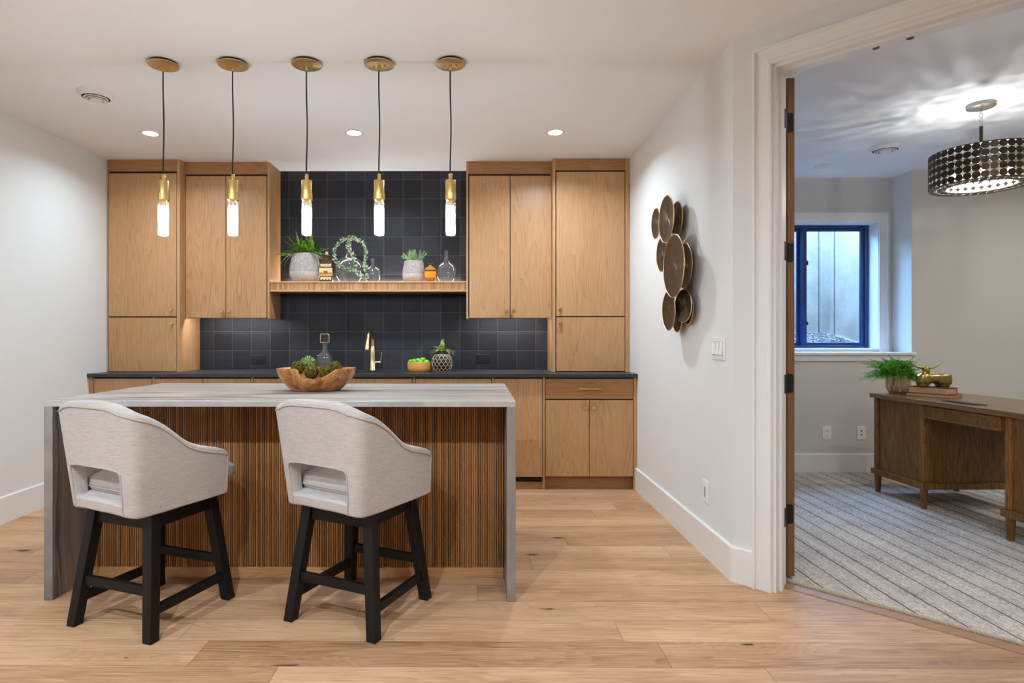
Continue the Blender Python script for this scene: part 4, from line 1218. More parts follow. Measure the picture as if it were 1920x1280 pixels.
# square-shouldered whiskey bottle with three paper labels
Y = 5.045; cx = px2x(612.6, Y); hw = 12.3*Y/F; dp = .032
t = thing('whiskey_bottle', 'square whiskey bottle with a horse picture label beside the large planter', 'bottle', (cx, Y, SHZ))
def rrect(hx, hy, r, z, n=5):
    out = []
    for qx, qy, a0 in ((1,1,0), (-1,1,PI/2), (-1,-1,PI), (1,-1,1.5*PI)):
        for i in range(n+1):
            a = a0 + PI/2*i/n; out.append((cx + qx*(hx-r) + r*math.cos(a), Y + qy*(hy-r) + r*math.sin(a), SHZ+z))
    return out
zz = lambda py: at(612, py, Y).z - SHZ
hb = .165
b = MB().loft([rrect(hw*.92, dp*.92, .010, 0), rrect(hw*.96, dp, .010, .004), rrect(hw*.96, dp, .010, hb), rrect(hw*.9, dp*.9, .012, hb+.012), rrect(.026, .022, .012, hb+.030), rrect(.0125, .0125, .012, hb+.040), rrect(.0115, .0115, .011, hb+.060), rrect(.0125, .0125, .012, hb+.066)])
obj('glass_body', b, M['whiskey'], t, smooth=40)
obj('stopper', MB().lathe((cx, Y, SHZ+hb+.060), [(.0105, .0), (.0105, .010), (.0115, .011), (.0115, .030), (.010, .032)], 20), M['cork'], t, smooth=40)
f = Y - dp - .0006
def label(parent, name, x0, x1, z0, z1, m, th=.0012):
    return obj(name, MB().box(cx+x0, cx+x1, f-th, f, SHZ+z0, SHZ+z1), M[m], parent)
def text_mesh(name, body, size, loc, m, parent, width=None):
    cu = bpy.data.curves.new(name, 'FONT'); cu.body = body; cu.size = size; cu.align_x = 'CENTER'; cu.align_y = 'CENTER'; cu.extrude = .0002
    tmp = bpy.data.objects.new(name, cu); COL.objects.link(tmp)
    me = bpy.data.meshes.new_from_object(tmp.evaluated_get(bpy.context.evaluated_depsgraph_get()))
    bpy.data.objects.remove(tmp)
    xs = [v.co.x for v in me.vertices]
    k = width/(max(xs)-min(xs)) if width else 1
    base = origin_of(parent)
    for v in me.vertices: v.co = Vector((loc[0]+v.co.x*k, loc[1]-v.co.z, loc[2]+v.co.y)) - base
    me.materials.clear(); me.materials.append(M[m])
    o = bpy.data.objects.new(name, me); COL.objects.link(o); o.parent = parent
    return o
l1 = label(t, 'neck_label', -hw*.82, hw*.82, .128, .150, 'label_cream')
text_mesh('lettering', 'LEXINGTON', .016, (cx, f-.0014, SHZ+.139), 'label_ink', l1, hw*1.45)
l2 = label(t, 'picture_label', -hw*1.0, hw*1.0, .052, .116, 'label_sky', .0016)
obj('ground_band', MB().box(cx-hw*.96, cx+hw*.96, f-.0022, f-.0016, SHZ+.060, SHZ+.078), M['label_ground'], l2)
hs = [(-.44,.62), (-.40,.72), (-.30,.74), (-.20,.60), (.05,.56), (.28,.62), (.40,.55), (.50,.40), (.44,.46), (.38,.44), (.40,.24), (.34,.02), (.30,.02), (.32,.22), (.24,.30), (.26,.10), (.22,.02), (.18,.04), (.18,.28), (-.05,.30), (-.10,.16), (-.02,.02), (-.07,.02), (-.17,.16), (-.20,.0), (-.25,.0), (-.22,.28), (-.28,.46), (-.34,.60)]
obj('running_horse', MB().loft([[(cx+x*.042-.003, f-.0023, SHZ+.068+z*.036) for x, z in hs], [(cx+x*.042-.003, f-.0016, SHZ+.068+z*.036) for x, z in hs]]), M['label_ink'], l2)
l3 = label(t, 'lower_label', -hw*.82, hw*.82, .016, .042, 'label_cream')
text_mesh('lettering', 'BOURBON WHISKEY', .012, (cx, f-.0014, SHZ+.032), 'label_red', l3, hw*1.3)
mb = MB()
for x in (-.026, .0, .026): mb.box(cx+x-.006, cx+x+.006, f-.0018, f-.0012, SHZ+.017, SHZ+.023)
obj('medal_marks', mb, M['label_ink'], l3)

# clear glass demijohns
def demijohn(label_, cx, cy, z0, Rb, zb, hbelly, hneck, rn, lip):
    t = thing('demijohn', label_, 'glass bottle', (cx, cy, z0), 0, 'clear glass bottles on the shelf')
    pr = [(0, .004), (Rb*.5, .002), (Rb*.58, .0), (Rb*.66, .006)]
    for i in range(1, 15):
        a = -PI/2*.62 + (PI/2*.62 + PI/2*.78)*i/14
        pr.append((Rb*math.cos(a)**.9, zb + hbelly*math.sin(a) if a > 0 else zb + zb*math.sin(a)*1.13))
    r_, z_ = pr[-1]
    pr += [(r_*.72, z_+.018*Rb/.1), (rn*1.15, z_+.040*Rb/.1), (rn, z_+.055*Rb/.1), (rn, hneck-.012), (rn+lip, hneck-.010), (rn+lip, hneck), (rn-.002, hneck)]
    obj('glass_body', MB().lathe((cx, cy, z0), pr, 56, False), M['glass'], t, smooth=60)
    return t
cx = px2x(655, 5.09)
dj = demijohn('large clear glass demijohn wrapped in an ivy garland, behind the whiskey bottle', cx, 5.09, SHZ, 27.3*5.09/F, .115, .11, .365, .019, .005)
# ivy garland: loop through and over the bottle
mb = MB(); st_ = MB()
loop = [(664,446), (652,447), (640,452), (631,462), (627,474), (629,486), (637,496), (648,502), (660,506), (670,511), (678,518), (684,522), (690,516), (688,505), (684,495), (686,480), (685,466), (679,455), (670,448), (664,446), (656,450), (654,460), (656,470), (662,478), (664,488), (668,497)]
Yg = [5.075, 5.05, 5.02, 5.00, 4.995, 4.99, 4.985, 4.98, 4.98, 4.985, 4.99, 4.995, 5.0, 5.0, 5.01, 5.02, 5.03, 5.05, 5.07, 5.075, 5.06, 5.04, 5.02, 4.99, 4.98, 4.98]
cp = [at(px, py, y) for (px, py), y in zip(loop, Yg)]
path = []
for i in range(len(cp)-1):
    p0, p1, p2, p3 = cp[max(i-1,0)], cp[i], cp[i+1], cp[min(i+2, len(cp)-1)]
    for k in range(8):
        q = k/8
        path.append(.5*((2*p1) + (p2-p0)*q + (2*p0-5*p1+4*p2-p3)*q*q + (3*p1-p0-3*p2+p3)*q**3))
def clear_of(p, ax, ay, rad):
    d = Vector((p.x-ax, p.y-ay)); 
    if d.length < rad:
        d = d.normalized()*rad if d.length > 1e-4 else Vector((0, -rad)); p.x, p.y = ax+d.x, ay+d.y
def big_r(z):
    q = z - SHZ
    if q > .235: return .036
    if q < .03: return .105 + q
    return max(.036, .140*math.sqrt(max(0, 1-((q-.115)/.135)**2)))
sx_, sy_ = px2x(699, 5.07), 5.07
for p in path:
    clear_of(p, cx, 5.09, big_r(p.z))
    if p.z < SHZ+.15: clear_of(p, sx_, sy_, .084)
    if p.z < SHZ + .006: p.z = SHZ + .006
st_.tube(path, .0016, 5)
for p in path:
    if p.z < SHZ + .006: p.z = SHZ + .006
    for k in range(4):
        a = Vector((rnd.gauss(0,1), -abs(rnd.gauss(.5,.7)), rnd.gauss(0,1)))
        o_ = Vector((rnd.gauss(0,.006), rnd.gauss(-.004,.004), rnd.gauss(0,.006)))
        q = p + o_; q.z = max(q.z, SHZ+.004); clear_of(q, cx, 5.09, big_r(q.z)-.006)
        a.normalize()
        if q.z + a.z*.02 < SHZ+.003: a.z = abs(a.z)
        leaf_quad(mb, q, a, (rnd.gauss(0,1), -1, rnd.gauss(0,1)), rnd.uniform(.015, .025), rnd.uniform(.013, .021))
g = thing('ivy_garland', 'variegated ivy garland draped around the large demijohn', 'garland', (cp[11].x, 4.99, SHZ))
obj('leaves', mb, M['ivy'], g, normals=False); obj('vine', st_, M['stem'], g, smooth=80)
cx = px2x(699, 5.07)
demijohn('small clear glass demijohn right of the ivy garland', cx, 5.07, SHZ, 15.6*5.07/F, .072, .064, .205, .0155, .003)
cx = px2x(836.5, 5.06)
demijohn('clear glass bottle with a tall neck at the right end of the shelf', cx, 5.06, SHZ, 18.8*5.06/F, .088, .085, .268, .0175, .003)

# small planter with rosemary-like sprigs
Y = 5.065; cx = px2x(775.7, Y); R0 = 21.2*Y/F
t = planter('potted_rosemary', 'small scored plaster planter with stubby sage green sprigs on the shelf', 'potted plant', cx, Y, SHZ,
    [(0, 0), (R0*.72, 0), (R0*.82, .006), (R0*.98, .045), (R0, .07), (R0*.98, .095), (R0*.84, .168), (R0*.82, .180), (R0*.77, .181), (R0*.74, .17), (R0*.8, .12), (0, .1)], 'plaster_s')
obj('soil', MB().cyl((cx, Y), R0*.78, SHZ+.158, SHZ+.165, 32), M['soil'], t)
mb = MB()
for k in range(46):
    a = rnd.uniform(0, 2*PI); el = rnd.uniform(.5, 1.45)
    d = Vector((math.cos(a)*math.cos(el)*1.1 - .06, math.sin(a)*math.cos(el)*.8, math.sin(el))).normalized()
    base = Vector((cx+rnd.uniform(-.05,.05), Y+rnd.uniform(-.045,.045), SHZ+.163)); L = rnd.uniform(.07, .125)
    mb.tube([base, base+d*L], .002, 4)
    for i in range(22):
        q = .1 + .9*i/22
        dv = (d*.85 + Vector((rnd.gauss(0,1), rnd.gauss(0,1), rnd.gauss(0,1))).normalized()*.75)
        leaf_quad(mb, base+d*L*q, dv, (rnd.gauss(0,1), -1, .4), .020*(1.15-.4*q), .0058)
obj('sprigs', mb, M['rosemary'], t, normals=False)

# round amber bottle
Y = 5.02; cx = px2x(807, Y); rb = 11.3*Y/F
t = thing('round_whiskey_bottle', 'round flask-shaped amber whiskey bottle with an orange label and black stopper', 'bottle', (cx, Y, SHZ))
rings = []
prof_ = [(.55, 0), (.66, .003), (.80, .018), (.95, .045), (1.0, .070), (.97, .092), (.84, .112), (.55, .126), (.28, .131), (.24, .142)]
for w, z in prof_:
    rings.append([(cx + rb*w*math.copysign(abs(math.cos(a))**.8, math.cos(a)), Y + .036*min(1, w*1.05)*math.copysign(abs(math.sin(a))**.8, math.sin(a)), SHZ+z) for a in [2*PI*i/40 for i in range(40)]])
obj('glass_body', MB().loft(rings), M['amber'], t, smooth=60)
obj('stopper', MB().lathe((cx, Y, SHZ+.140), [(.0105, 0), (.0105, .012), (.019, .014), (.021, .020), (.021, .030), (.018, .036), (0, .037)], 28), M['black_plastic'], t, smooth=40)
def front_patch(zlo, zhi, wk, off):
    N, K = 14, 8; vs = []; fs = []
    import bisect
    for k in range(K+1):
        z = zlo+(zhi-zlo)*k/K
        for (w0, z0_), (w1, z1_) in zip(prof_, prof_[1:]):
            if z0_ <= z <= z1_: w = w0+(w1-w0)*(z-z0_)/(z1_-z0_)
        for i in range(N+1):
            a = -PI/2 + wk*(-1+2*i/N)
            vs.append((cx + (rb*w+off)*math.copysign(abs(math.cos(a))**.8, math.cos(a)), Y + (.036*min(1, w*1.05)+off)*math.copysign(abs(math.sin(a))**.8, math.sin(a)), SHZ+z))
    for k in range(K):
        for i in range(N): fs.append((k*(N+1)+i, k*(N+1)+i+1, (k+1)*(N+1)+i+1, (k+1)*(N+1)+i))
    return MB().add(vs, fs)
lb = obj('paper_label', front_patch(.034, .084, 1.25, .0012), M['label_orange'], t, smooth=60)
obj('dark_band', front_patch(.086, .097, 1.2, .0012), M['label_ink'], t, smooth=60)
text_mesh('lettering', '10', .014, (cx+.006, Y-.0385, SHZ+.066), 'label_ink', lb)

# ================================================================== ON THE WORKTOP
# faucet
Y = 5.115; cx = px2x(699, Y)
t = thing('faucet', 'champagne gold gooseneck faucet with a side lever behind the sink', 'faucet', (cx, Y, CT))
z = lambda py: at(699, py, Y).z
obj('body', MB().lathe((cx, Y, 0), [(.0285, CT), (.0285, CT+.006), (.0255, CT+.010), (.0245, z(668)), (.0235, z(662)), (.0185, z(650)), (.0165, z(649))], 28), M['gold'], t, smooth=40)
zt_ = z(618) - .012; R1 = .085
pts = [(cx, Y, z(650)), (cx, Y, zt_-R1)]
for i in range(1, 15):
    a = PI*i/14*.97; pts.append((cx - .012*(i/14) , Y - R1 + R1*math.cos(a), zt_-R1+R1*math.sin(a)))
obj('spout', MB().tube(pts, .0130, 16), M['gold'], t, smooth=70)
e = Vector(pts[-1]); dn = (Vector(pts[-1])-Vector(pts[-2])).normalized()
obj('spray_head', MB().tube([e - dn*.002, e+dn*.010, e+dn*.012, e+dn*.075, e+dn*.082], [.0135, .0150, .0165, .0205, .0195], 20), M['gold'], t, smooth=40)
lv = MB().tube([(cx+.018, Y, z(679)), (cx+.070, Y, z(679))], .0125, 18)
lv.tube([(cx+.066, Y, z(677)), (cx+.072, Y-.002, z(672)), (cx+.078, Y-.004, z(660))], [.0062, .0052, .0048], 12)
obj('lever', lv, M['gold'], t, smooth=40)

# lime bowl
c = atz(786.3, 694.5, CT); Y = 4.955; cx = px2x(786.3, Y); rb = 22.4*Y/F
t = thing('fruit_bowl', 'small straight-sided wooden bowl of limes on the worktop', 'bowl', (cx, Y, CT))
obj('bowl', MB().lathe((cx, Y, CT), [(0, 0), (rb*.86, 0), (rb*.93, .006), (rb*.985, .020), (rb, .045), (rb*.985, .076), (rb*.955, .078), (rb*.93, .074), (rb*.9, .03), (rb*.7, .016), (0, .014)], 48, False), M['lime_bowl'], t, smooth=40)
lr = .0215
def lime(x, y, z, lab):
    mb = MB(); rings = []
    for k in range(11):
        a = -PI/2 + PI*k/10
        r = lr*math.cos(a) + (.003 if k in (0, 10) else 0); x_ = (lr*1.12*math.sin(a))
        rings.append([(x_, r*math.cos(b), r*math.sin(b)) for b in [2*PI*i/18 for i in range(18)]])
    mb.loft(rings)
    me_rot = Matrix.Rotation(rnd.uniform(-.5, .5), 3, 'Z') @ Matrix.Rotation(rnd.uniform(-.4, .4), 3, 'Y')
    mb.v = [me_rot @ p + Vector((x, y, z)) for p in mb.v]
    o = obj('lime', mb, M['lime'], smooth=180)
    tag(o, lab, 'lime', 'limes in the wooden bowl')
zl = CT + .075
for (px, dy, dz, lab) in ((770.5, .01, .004, 'leftmost lime at the rim of the wooden bowl'), (777.5, -.04, .010, 'large front lime left of the bowl centre'), (784, .03, .012, 'lime at the back of the bowl between two higher limes'),
                         (789.5, -.05, .004, 'front lime right of the bowl centre'), (793, .015, .021, 'topmost lime on the pile in the bowl'), (800.5, -.03, .002, 'rightmost lime at the rim of the wooden bowl')):
    lime(px2x(px, Y), Y+dy, zl+dz, lab)

# netted vase
Y = 4.95; cx = px2x(828.6, Y); rv = 19.0*Y/F
t = thing('netted_vase', 'round black vase wrapped in pale rope netting holding a small fern', 'vase', (cx, Y, CT))
def vr(z):
    q = (z-.070)/.070
    return rv*.98*max(.0, 1-abs(q)**2.3*.55)**.5 if abs(q) <= 1 else 0
pr = [(0, .001)] + [(vr(.140*i/20), .140*i/20) for i in range(21)] + [(rv*.62, .146), (rv*.60, .150), (rv*.62, .172), (rv*.58, .173), (rv*.56, .150), (0, .14)]
obj('vase_body', MB().lathe((cx, Y, CT), pr, 48, False), M['basket_black'], t, smooth=60)
mb = MB(); NC, NR = 14, 5
def vp(ai, zi):
    a = 2*PI*ai/NC; z = .006+.132*zi/NR; r = vr(z)+.0015
    return Vector((cx+r*math.cos(a), Y+r*math.sin(a), CT+z))
for k in range(NR):
    for i in range(NC):
        o_ = .5*(k % 2)
        for s in (-.5, .5):
            a0, a1 = i+o_, i+o_+s
            # hexagon-like cell: slanted part then upright part
            pts = [vp(a0, k+.0), vp(a0, k+.28), vp(a0+s*.5, k+.64), vp(a1, k+1.0)]
            mb.tube(pts, .0023, 5, cap=False)
for z in (.138, .004): mb.tube([(cx+(vr(z)+.002)*math.cos(2*PI*i/40), Y+(vr(z)+.002)*math.sin(2*PI*i/40), CT+z) for i in range(40)], .0026, 6, True)
obj('rope_netting', mb, M['rope'], t, smooth=70)
mb = MB()
for a, el, L, dr_ in ((PI, .35, .11, .5), (PI*.92, .85, .10, .4), (PI*1.08, .1, .095, .3), (0, .3, .11, .4), (.15, .05, .10, .2), (-.2, .55, .085, .5), (PI*1.5, .5, .06, .6), (PI*1.35, .4, .08, .6), (PI*1.6, 1.3, .105, 0), (PI*.5, 1.2, .10, 0), (PI*1.7, .3, .09, .6), (PI*.95, .55, .105, .7), (PI*1.12, .45, .09, .8), (.08, .5, .10, .8), (-.1, .2, .095, .5), (PI*1.42, .95, .08, .3), (PI*1.55, .9, .085, .3)):
    d = Vector((math.cos(a)*math.cos(el), math.sin(a)*math.cos(el)*.7, math.sin(el)))
    frond(mb, (cx+.012*math.cos(a), Y+.01*math.sin(a), CT+.168), d, L, dr_, .024, 13, rnd=rnd, lw=.5)
obj('foliage', mb, M['bright'], t, normals=False)

# decanter with a square gold-edged stopper
Y = 4.97; cx = px2x(609.3, Y)
t = thing('decanter', 'clear glass decanter with a square gold-rimmed stopper behind the wooden bowl', 'decanter', (cx, Y, CT))
rd = 14.2*Y/F
def sq(h, z, e): return [(cx + h*math.copysign(abs(math.cos(a))**e, math.cos(a)), Y + h*math.copysign(abs(math.sin(a))**e, math.sin(a)), CT+z) for a in [2*PI*(i+.5)/40 for i in range(40)]]
zz = lambda py: at(609, py, Y).z - CT
rings = [sq(rd*.94, .0, .45), sq(rd, .006, .45), sq(rd, zz(672), .45), sq(rd*.93, zz(666), .55), sq(rd*.55, zz(659.5), .8), sq(.020, zz(656), 1), sq(.018, zz(653), 1), sq(.021, zz(645), 1), sq(.023, zz(643.5), 1)]
obj('glass_body', MB().loft(rings, cap=False).loft([sq(rd*.95, .004, .45), sq(rd*.8, .014, .5)]), M['glass'], t, smooth=50)
s_ = obj('stopper', MB().lathe((cx, Y, CT), [(.011, zz(655)), (.016, zz(645)), (.020, zz(643))], 24).box(cx-.034, cx+.034, Y-.012, Y+.012, zz(642)+CT, zz(626.5)+CT), M['pane'], t, bevel=.004)
zc_ = (zz(642)+zz(626.5))/2 + CT; hh = .0365; pts = []
for qx, qz, a0 in ((1,1,0), (-1,1,PI/2), (-1,-1,PI), (1,-1,1.5*PI)):
    for i in range(6):
        a = a0+PI/2*i/5; pts.append((cx+qx*(hh-.010)+.010*math.cos(a), Y-.008, zc_+qz*(hh-.010)+.010*math.sin(a)))
obj('gold_rim', MB().tube(pts, .0038, 8, True), M['gold'], s_, smooth=60)

# clipped leafy ball
Y = 4.915; cx = px2x(578, Y); rt_ = 15.2*Y/F
mb = MB(); mb.sph((cx, Y, CT+rt_), rt_*.80, seg=16, rings=10)
for k in range(950):
    d = Vector((rnd.gauss(0,1), rnd.gauss(0,1), rnd.gauss(0,1))).normalized()
    p = Vector((cx, Y, CT+rt_)) + d*rt_*.78
    dv = d + Vector((rnd.gauss(0,.6), rnd.gauss(0,.6), rnd.gauss(0,.6)))
    L_ = rnd.uniform(.012, .020)
    if p.z + dv.normalized().z*L_ < CT+.001: continue
    leaf_quad(mb, p, dv, (rnd.gauss(0,1), rnd.gauss(0,1), rnd.gauss(0,1)), L_, .009)
tag(obj('topiary_ball', mb, M['topiary'], normals=False), 'small green and white leafy ball left of the decanter', 'topiary')

# ================================================================== ON THE ISLAND
# live-edge root wood bowl
BX, BY = at(591.5, 734, 3.175).x, 3.185
t = tag(bpy.data.objects.new('wooden_bowl', None), 'irregular carved root wood bowl with a dipped front rim on the island', 'bowl'); COL.objects.link(t); t.location = (BX, BY, IZ)
mb = MB(); N = 72; rings = []
rxm, rym = .203, .150
def rimz(a):
    z = .121 + .002*math.sin(3*a+1)
    u = (math.cos(a)+.36)/1.06                      # dip on the near side, steep at its left end
    if math.sin(a) < 0 and 0 < u < 1: z -= .056*min(1, u/.10)*math.sin(PI*(.22+.78*u))**.9
    return z
def rimr(a): return 1 + .03*math.sin(2*a+.6) + .02*math.sin(5*a) - .015*math.sin(9*a+1)
lev = [0, .03, .14, .32, .55, .78, .93, 1.0]
def orad(q): return .58 + .42*math.sin(min(1, q*1.02)*PI/2)**.9 if q > 0 else .55
for q in lev:
    rings.append([(BX + rxm*rimr(a)*orad(q)*math.cos(a), BY + rym*rimr(a)*orad(q)*math.sin(a), IZ + (rimz(a)*q)) for a in [2*PI*i/N for i in range(N)]])
for q, sk in ((1.0, .87), (.9, .83), (.65, .75), (.4, .60), (.24, .40)):
    rings.append([(BX + rxm*rimr(a)*sk*math.cos(a), BY + rym*rimr(a)*sk*math.sin(a), IZ + max(.022, rimz(a)*q - .0)) for a in [2*PI*i/N for i in range(N)]])
obj('bowl_body', mb.loft(rings), M['teak'], t, smooth=60)
# moss balls
mr = .0365
def moss(px, py, Y, lab):
    c = at(px, py, Y)
    me_ = MB().sph((0,0,0), mr, seg=40, rings=26)
    vs = []
    for p in me_.v:
        n_ = noise.fractal(Vector(p)*95 + Vector((px, py, 0)), .8, 2.0, 4)
        vs.append(p*(1 + .09*n_) + c)
    me_.v = vs
    for k in range(420):
        d = Vector((rnd.gauss(0,1), rnd.gauss(0,1), rnd.gauss(0,1))).normalized()
        dv = d + Vector((rnd.gauss(0,.9), rnd.gauss(0,.9), rnd.gauss(0,.9)))
        leaf_quad(me_, c + d*mr*.96, dv, (rnd.gauss(0,1), rnd.gauss(0,1), rnd.gauss(0,1)), rnd.uniform(.004, .009), .0028)
    tag(obj('moss_ball', me_, M['moss'], smooth=180, normals=False), lab, 'moss ball', 'moss balls in the wooden bowl')
moss(558.5, 689, 3.215, 'leftmost moss ball in the wooden bowl')
moss(584, 697, 3.150, 'moss ball at the front of the bowl, left of centre')
moss(610.5, 697.5, 3.155, 'moss ball at the front of the bowl, right of centre')
moss(628, 689.5, 3.220, 'rightmost moss ball in the wooden bowl')

# ================================================================== OFFICE
DT = .76
dk = thing('desk', 'dark stained oak pedestal desk standing on the striped rug', 'desk', (3.022, 4.605, .0105), R(1.6))
def L_(name, mb, m, bevel=.002, parent=dk, smooth=None): return obj(name, mb, M[m], parent, local=True, bevel=bevel, smooth=smooth)
H0_ = -.0105
L_('desk_top', MB().box(0, .70, -1.69, 0, DT-.033+H0_, DT+H0_), 'walnut_top', .004)
def pedestal(y1, y0):
    """cabinet between y0 (near) and y1 (far)"""
    x0, x1 = .022, .672; zb, zt = .186+H0_, DT-.033+H0_; pw = .042
    o = L_('pedestal', MB().box(x0+.014, x1-.014, y0+.014, y1-.014, zb, zt), 'walnut', .001)
    for xx in (x0, x1-pw):
        for yy in (y0, y1-pw):
            L_('corner_post', MB().box(xx, xx+pw, yy, yy+pw, zb, zt), 'walnut', .010, o)
            c = (xx+pw/2, yy+pw/2)
            L_('leg', MB().lathe((c[0], c[1], 0), [(.0165, .0), (.018, .004), (.0245, .150), (.0245, .160)], 24), 'walnut', 0, o, 40)
    L_('base_rail', MB().box(x0-.012, x1+.012, y0-.012, y1+.012, .146+H0_, .188+H0_), 'walnut', .003, o)
    return o
pedestal(-.014, -.505)
pedestal(-1.108, -1.672)
aw = L_('drawer', MB().box(.020, .040, -1.102, -.508, .640+H0_, .722+H0_), 'walnut', .001)
fr_ = MB(); y0, y1, z0, z1 = -1.098, -.512, .636+H0_, .718+H0_
for (a, b, c, d) in ((y0, y1, z0, z0+.014), (y0, y1, z1-.014, z1), (y0, y0+.014, z0, z1), (y1-.014, y1, z0, z1)): fr_.box(.010, .022, a, b, c, d)
L_('drawer_moulding', fr_, 'walnut', .003, aw)
# cable flap on the desk top
c = atz(1807, 755.5, DT)
mb = MB().box(-.045, .045, -.125, .125, 0, .004).box(-.03, .03, -.09, .09, .004, .007)
f_ = tag(obj('cable_grommet', mb, M['black_plastic'], loc=(c.x, c.y, DT), local=True, bevel=.001), 'flat black cable hub lying on the desk top', 'cable hub')
f_.location = (c.x, c.y, DT); f_.rotation_euler = (0, 0, R(1.6))

# books
def book(cx, cy, z0, L, W, T, ang, lab, cover):
    t = thing('book', lab, 'book', (cx, cy, z0), ang, 'books on the desk')
    obj('page_block', MB().box(-L/2+.004, L/2-.004, -W/2+.002, W/2-.004, .0035, T-.0035), M['pages'], t, local=True)
    mb = MB().box(-L/2, L/2, -W/2, W/2, 0, .0032).box(-L/2, L/2, -W/2, W/2, T-.0032, T).box(-L/2, L/2, W/2-.0032, W/2, 0, T)
    obj('cover', mb, M[cover], t, local=True, bevel=.001)
BKX, BKY, BKA = 3.305, 4.335, R(-61)
book(BKX, BKY, DT, .275, .185, .022, BKA + R(3), 'thin olive book lying at the bottom of the pair on the desk', 'book_cover_olive')
book(BKX-.004, BKY+.004, DT+.022, .240, .160, .046, BKA, 'thick tan-paged book on top of the olive one, under the bronze bull', 'book_cover')

# bronze bull
ZB_ = DT+.068
bx, by = 3.300, 4.335
t = thing('bull_figurine', 'stylised brass-coloured bull figurine with long horns on the books', 'figurine', (bx, by, ZB_))
mb = MB()
S = lambda x, y, z, rx, ry, rz, e=1.0: mb.sph((bx+x, by+y, ZB_+z), rx, ry, rz, 24, 16, e, e)
S(.070, 0, .054, .053, .041, .042, .5)        # haunch
S(.070, 0, .026, .038, .036, .030, .45)       # hind legs
S(.005, 0, .060, .082, .037, .034, .7)          # barrel
S(-.066, 0, .052, .046, .040, .046, .75)      # shoulder
S(-.072, 0, .026, .028, .034, .029, .45)      # fore legs
S(-.054, 0, .092, .030, .026, .036)           # neck
S(-.052, -.004, .130, .026, .022, .022)       # head
S(-.050, -.016, .116, .016, .014, .020)       # muzzle
for p in mb.v: p.z = max(p.z, ZB_+.0005)
o = obj('body', mb, M['bronze'], t, smooth=180)
rm = o.modifiers.new('fuse', 'REMESH'); rm.mode = 'VOXEL'; rm.voxel_size = .0028; rm.use_smooth_shade = True
sm = o.modifiers.new('soft', 'SMOOTH'); sm.iterations = 5; sm.factor = .5
for s, tip in ((-1, (-.196, -.01, .196)), (1, (.062, -.01, .186))):
    b0 = Vector((bx-.052, by-.002, ZB_+.140)); b1 = Vector((bx+tip[0], by+tip[1], ZB_+tip[2]))
    pts = [b0.lerp(b1, q) + Vector((0, 0, -.022*math.sin(PI*q))) for q in [i/14 for i in range(15)]]
    obj('horn', MB().tube(pts, [.0088 - .0062*i/14 for i in range(15)], 10), M['bronze'], t, smooth=80)

# asparagus fern in a glazed pot
fx, fy = 3.198, 4.545; rp = .082
t = thing('potted_asparagus_fern', 'feathery green asparagus fern in a streaked tan pot on the desk corner', 'potted plant', (fx, fy, DT))
obj('pot', MB().lathe((fx, fy, DT), [(0, 0), (rp*.66, 0), (rp*.70, .004), (rp*.92, .040), (rp, .080), (rp*.97, .115), (rp*.90, .138), (rp*.85, .138), (rp*.88, .11), (rp*.8, .06), (0, .05)], 44, False), M['glaze'], t, smooth=50)
obj('soil', MB().cyl((fx, fy), rp*.84, DT+.108, DT+.116, 28), M['soil'], t)
mb = MB()
for k in range(170):
    a = rnd.uniform(0, 2*PI); el = rnd.uniform(.05, 1.5)
    d = Vector((math.cos(a)*math.cos(el), math.sin(a)*math.cos(el)*.8, math.sin(el))).normalized()
    L = rnd.uniform(.18, .29)*(1 if el < .8 else .80)
    if d.y < -.15 and d.x > -.35: L *= .48
    frond(mb, (fx+rnd.uniform(-.04,.04), fy+rnd.uniform(-.04,.04), DT+.118), d, L, rnd.uniform(.1, .45), rnd.uniform(.034, .052), 20, rnd=rnd, lw=.2, stem=.001, fold=.9)
mb2 = MB(); mb2.v = [Vector((p.x, min(p.y, YO-.05), max(p.z, DT+.03))) for p in mb.v]; mb2.f = mb.f; mb2.m = mb.m
obj('foliage', mb2, M['asparagus'], t, normals=False)

# ---- drum chandelier
c = atz(1839.5, 195, CEIL); CX_, CY_ = c.x, c.y
DR, DZ0, DZ1 = .262, 2.128, 2.340
t = thing('drum_chandelier', 'dark drum chandelier of pierced metal discs hanging in the office', 'chandelier', (CX_, CY_, CEIL))
obj('canopy', MB().lathe((CX_, CY_, 0), [(.0, CEIL-.026), (.066, CEIL-.026), (.074, CEIL-.022), (.076, CEIL-.001)], 44), M['nickel'], t, smooth=40)
z = CEIL-.026; mb = MB()
k = 0
while z > 2.505:
    pts = []
    for i in range(16):
        a = 2*PI*i/16; u_ = .0085*math.cos(a); w_ = .0175*math.sin(a)
        pts.append((CX_ + (u_ if k % 2 else 0), CY_ + (0 if k % 2 else u_), z-.0150+w_))
    mb.tube(pts, .0019, 6, True); z -= .0295; k += 1
obj('chain', mb, M['nickel'], t, smooth=60)
obj('stem', MB().cyl((CX_, CY_), .0095, 2.16, z+.004, 16), M['dark_metal'], t, smooth=40)
mb = MB()
NDC = 40; rows = 5; rr = (DZ1-DZ0)/rows/2
for k in range(rows):
    zc_ = DZ0 + rr + 2*rr*k
    for i in range(NDC):
        a = 2*PI*(i + .0)/NDC; n_ = Vector((math.cos(a), math.sin(a), 0))
        mb.disc_axis((CX_+DR*n_.x, CY_+DR*n_.y, zc_), n_, rr*.985, .0016, 18)
sd = obj('disc_drum', mb, M['dark_metal'], t, smooth=40)
mb = MB()
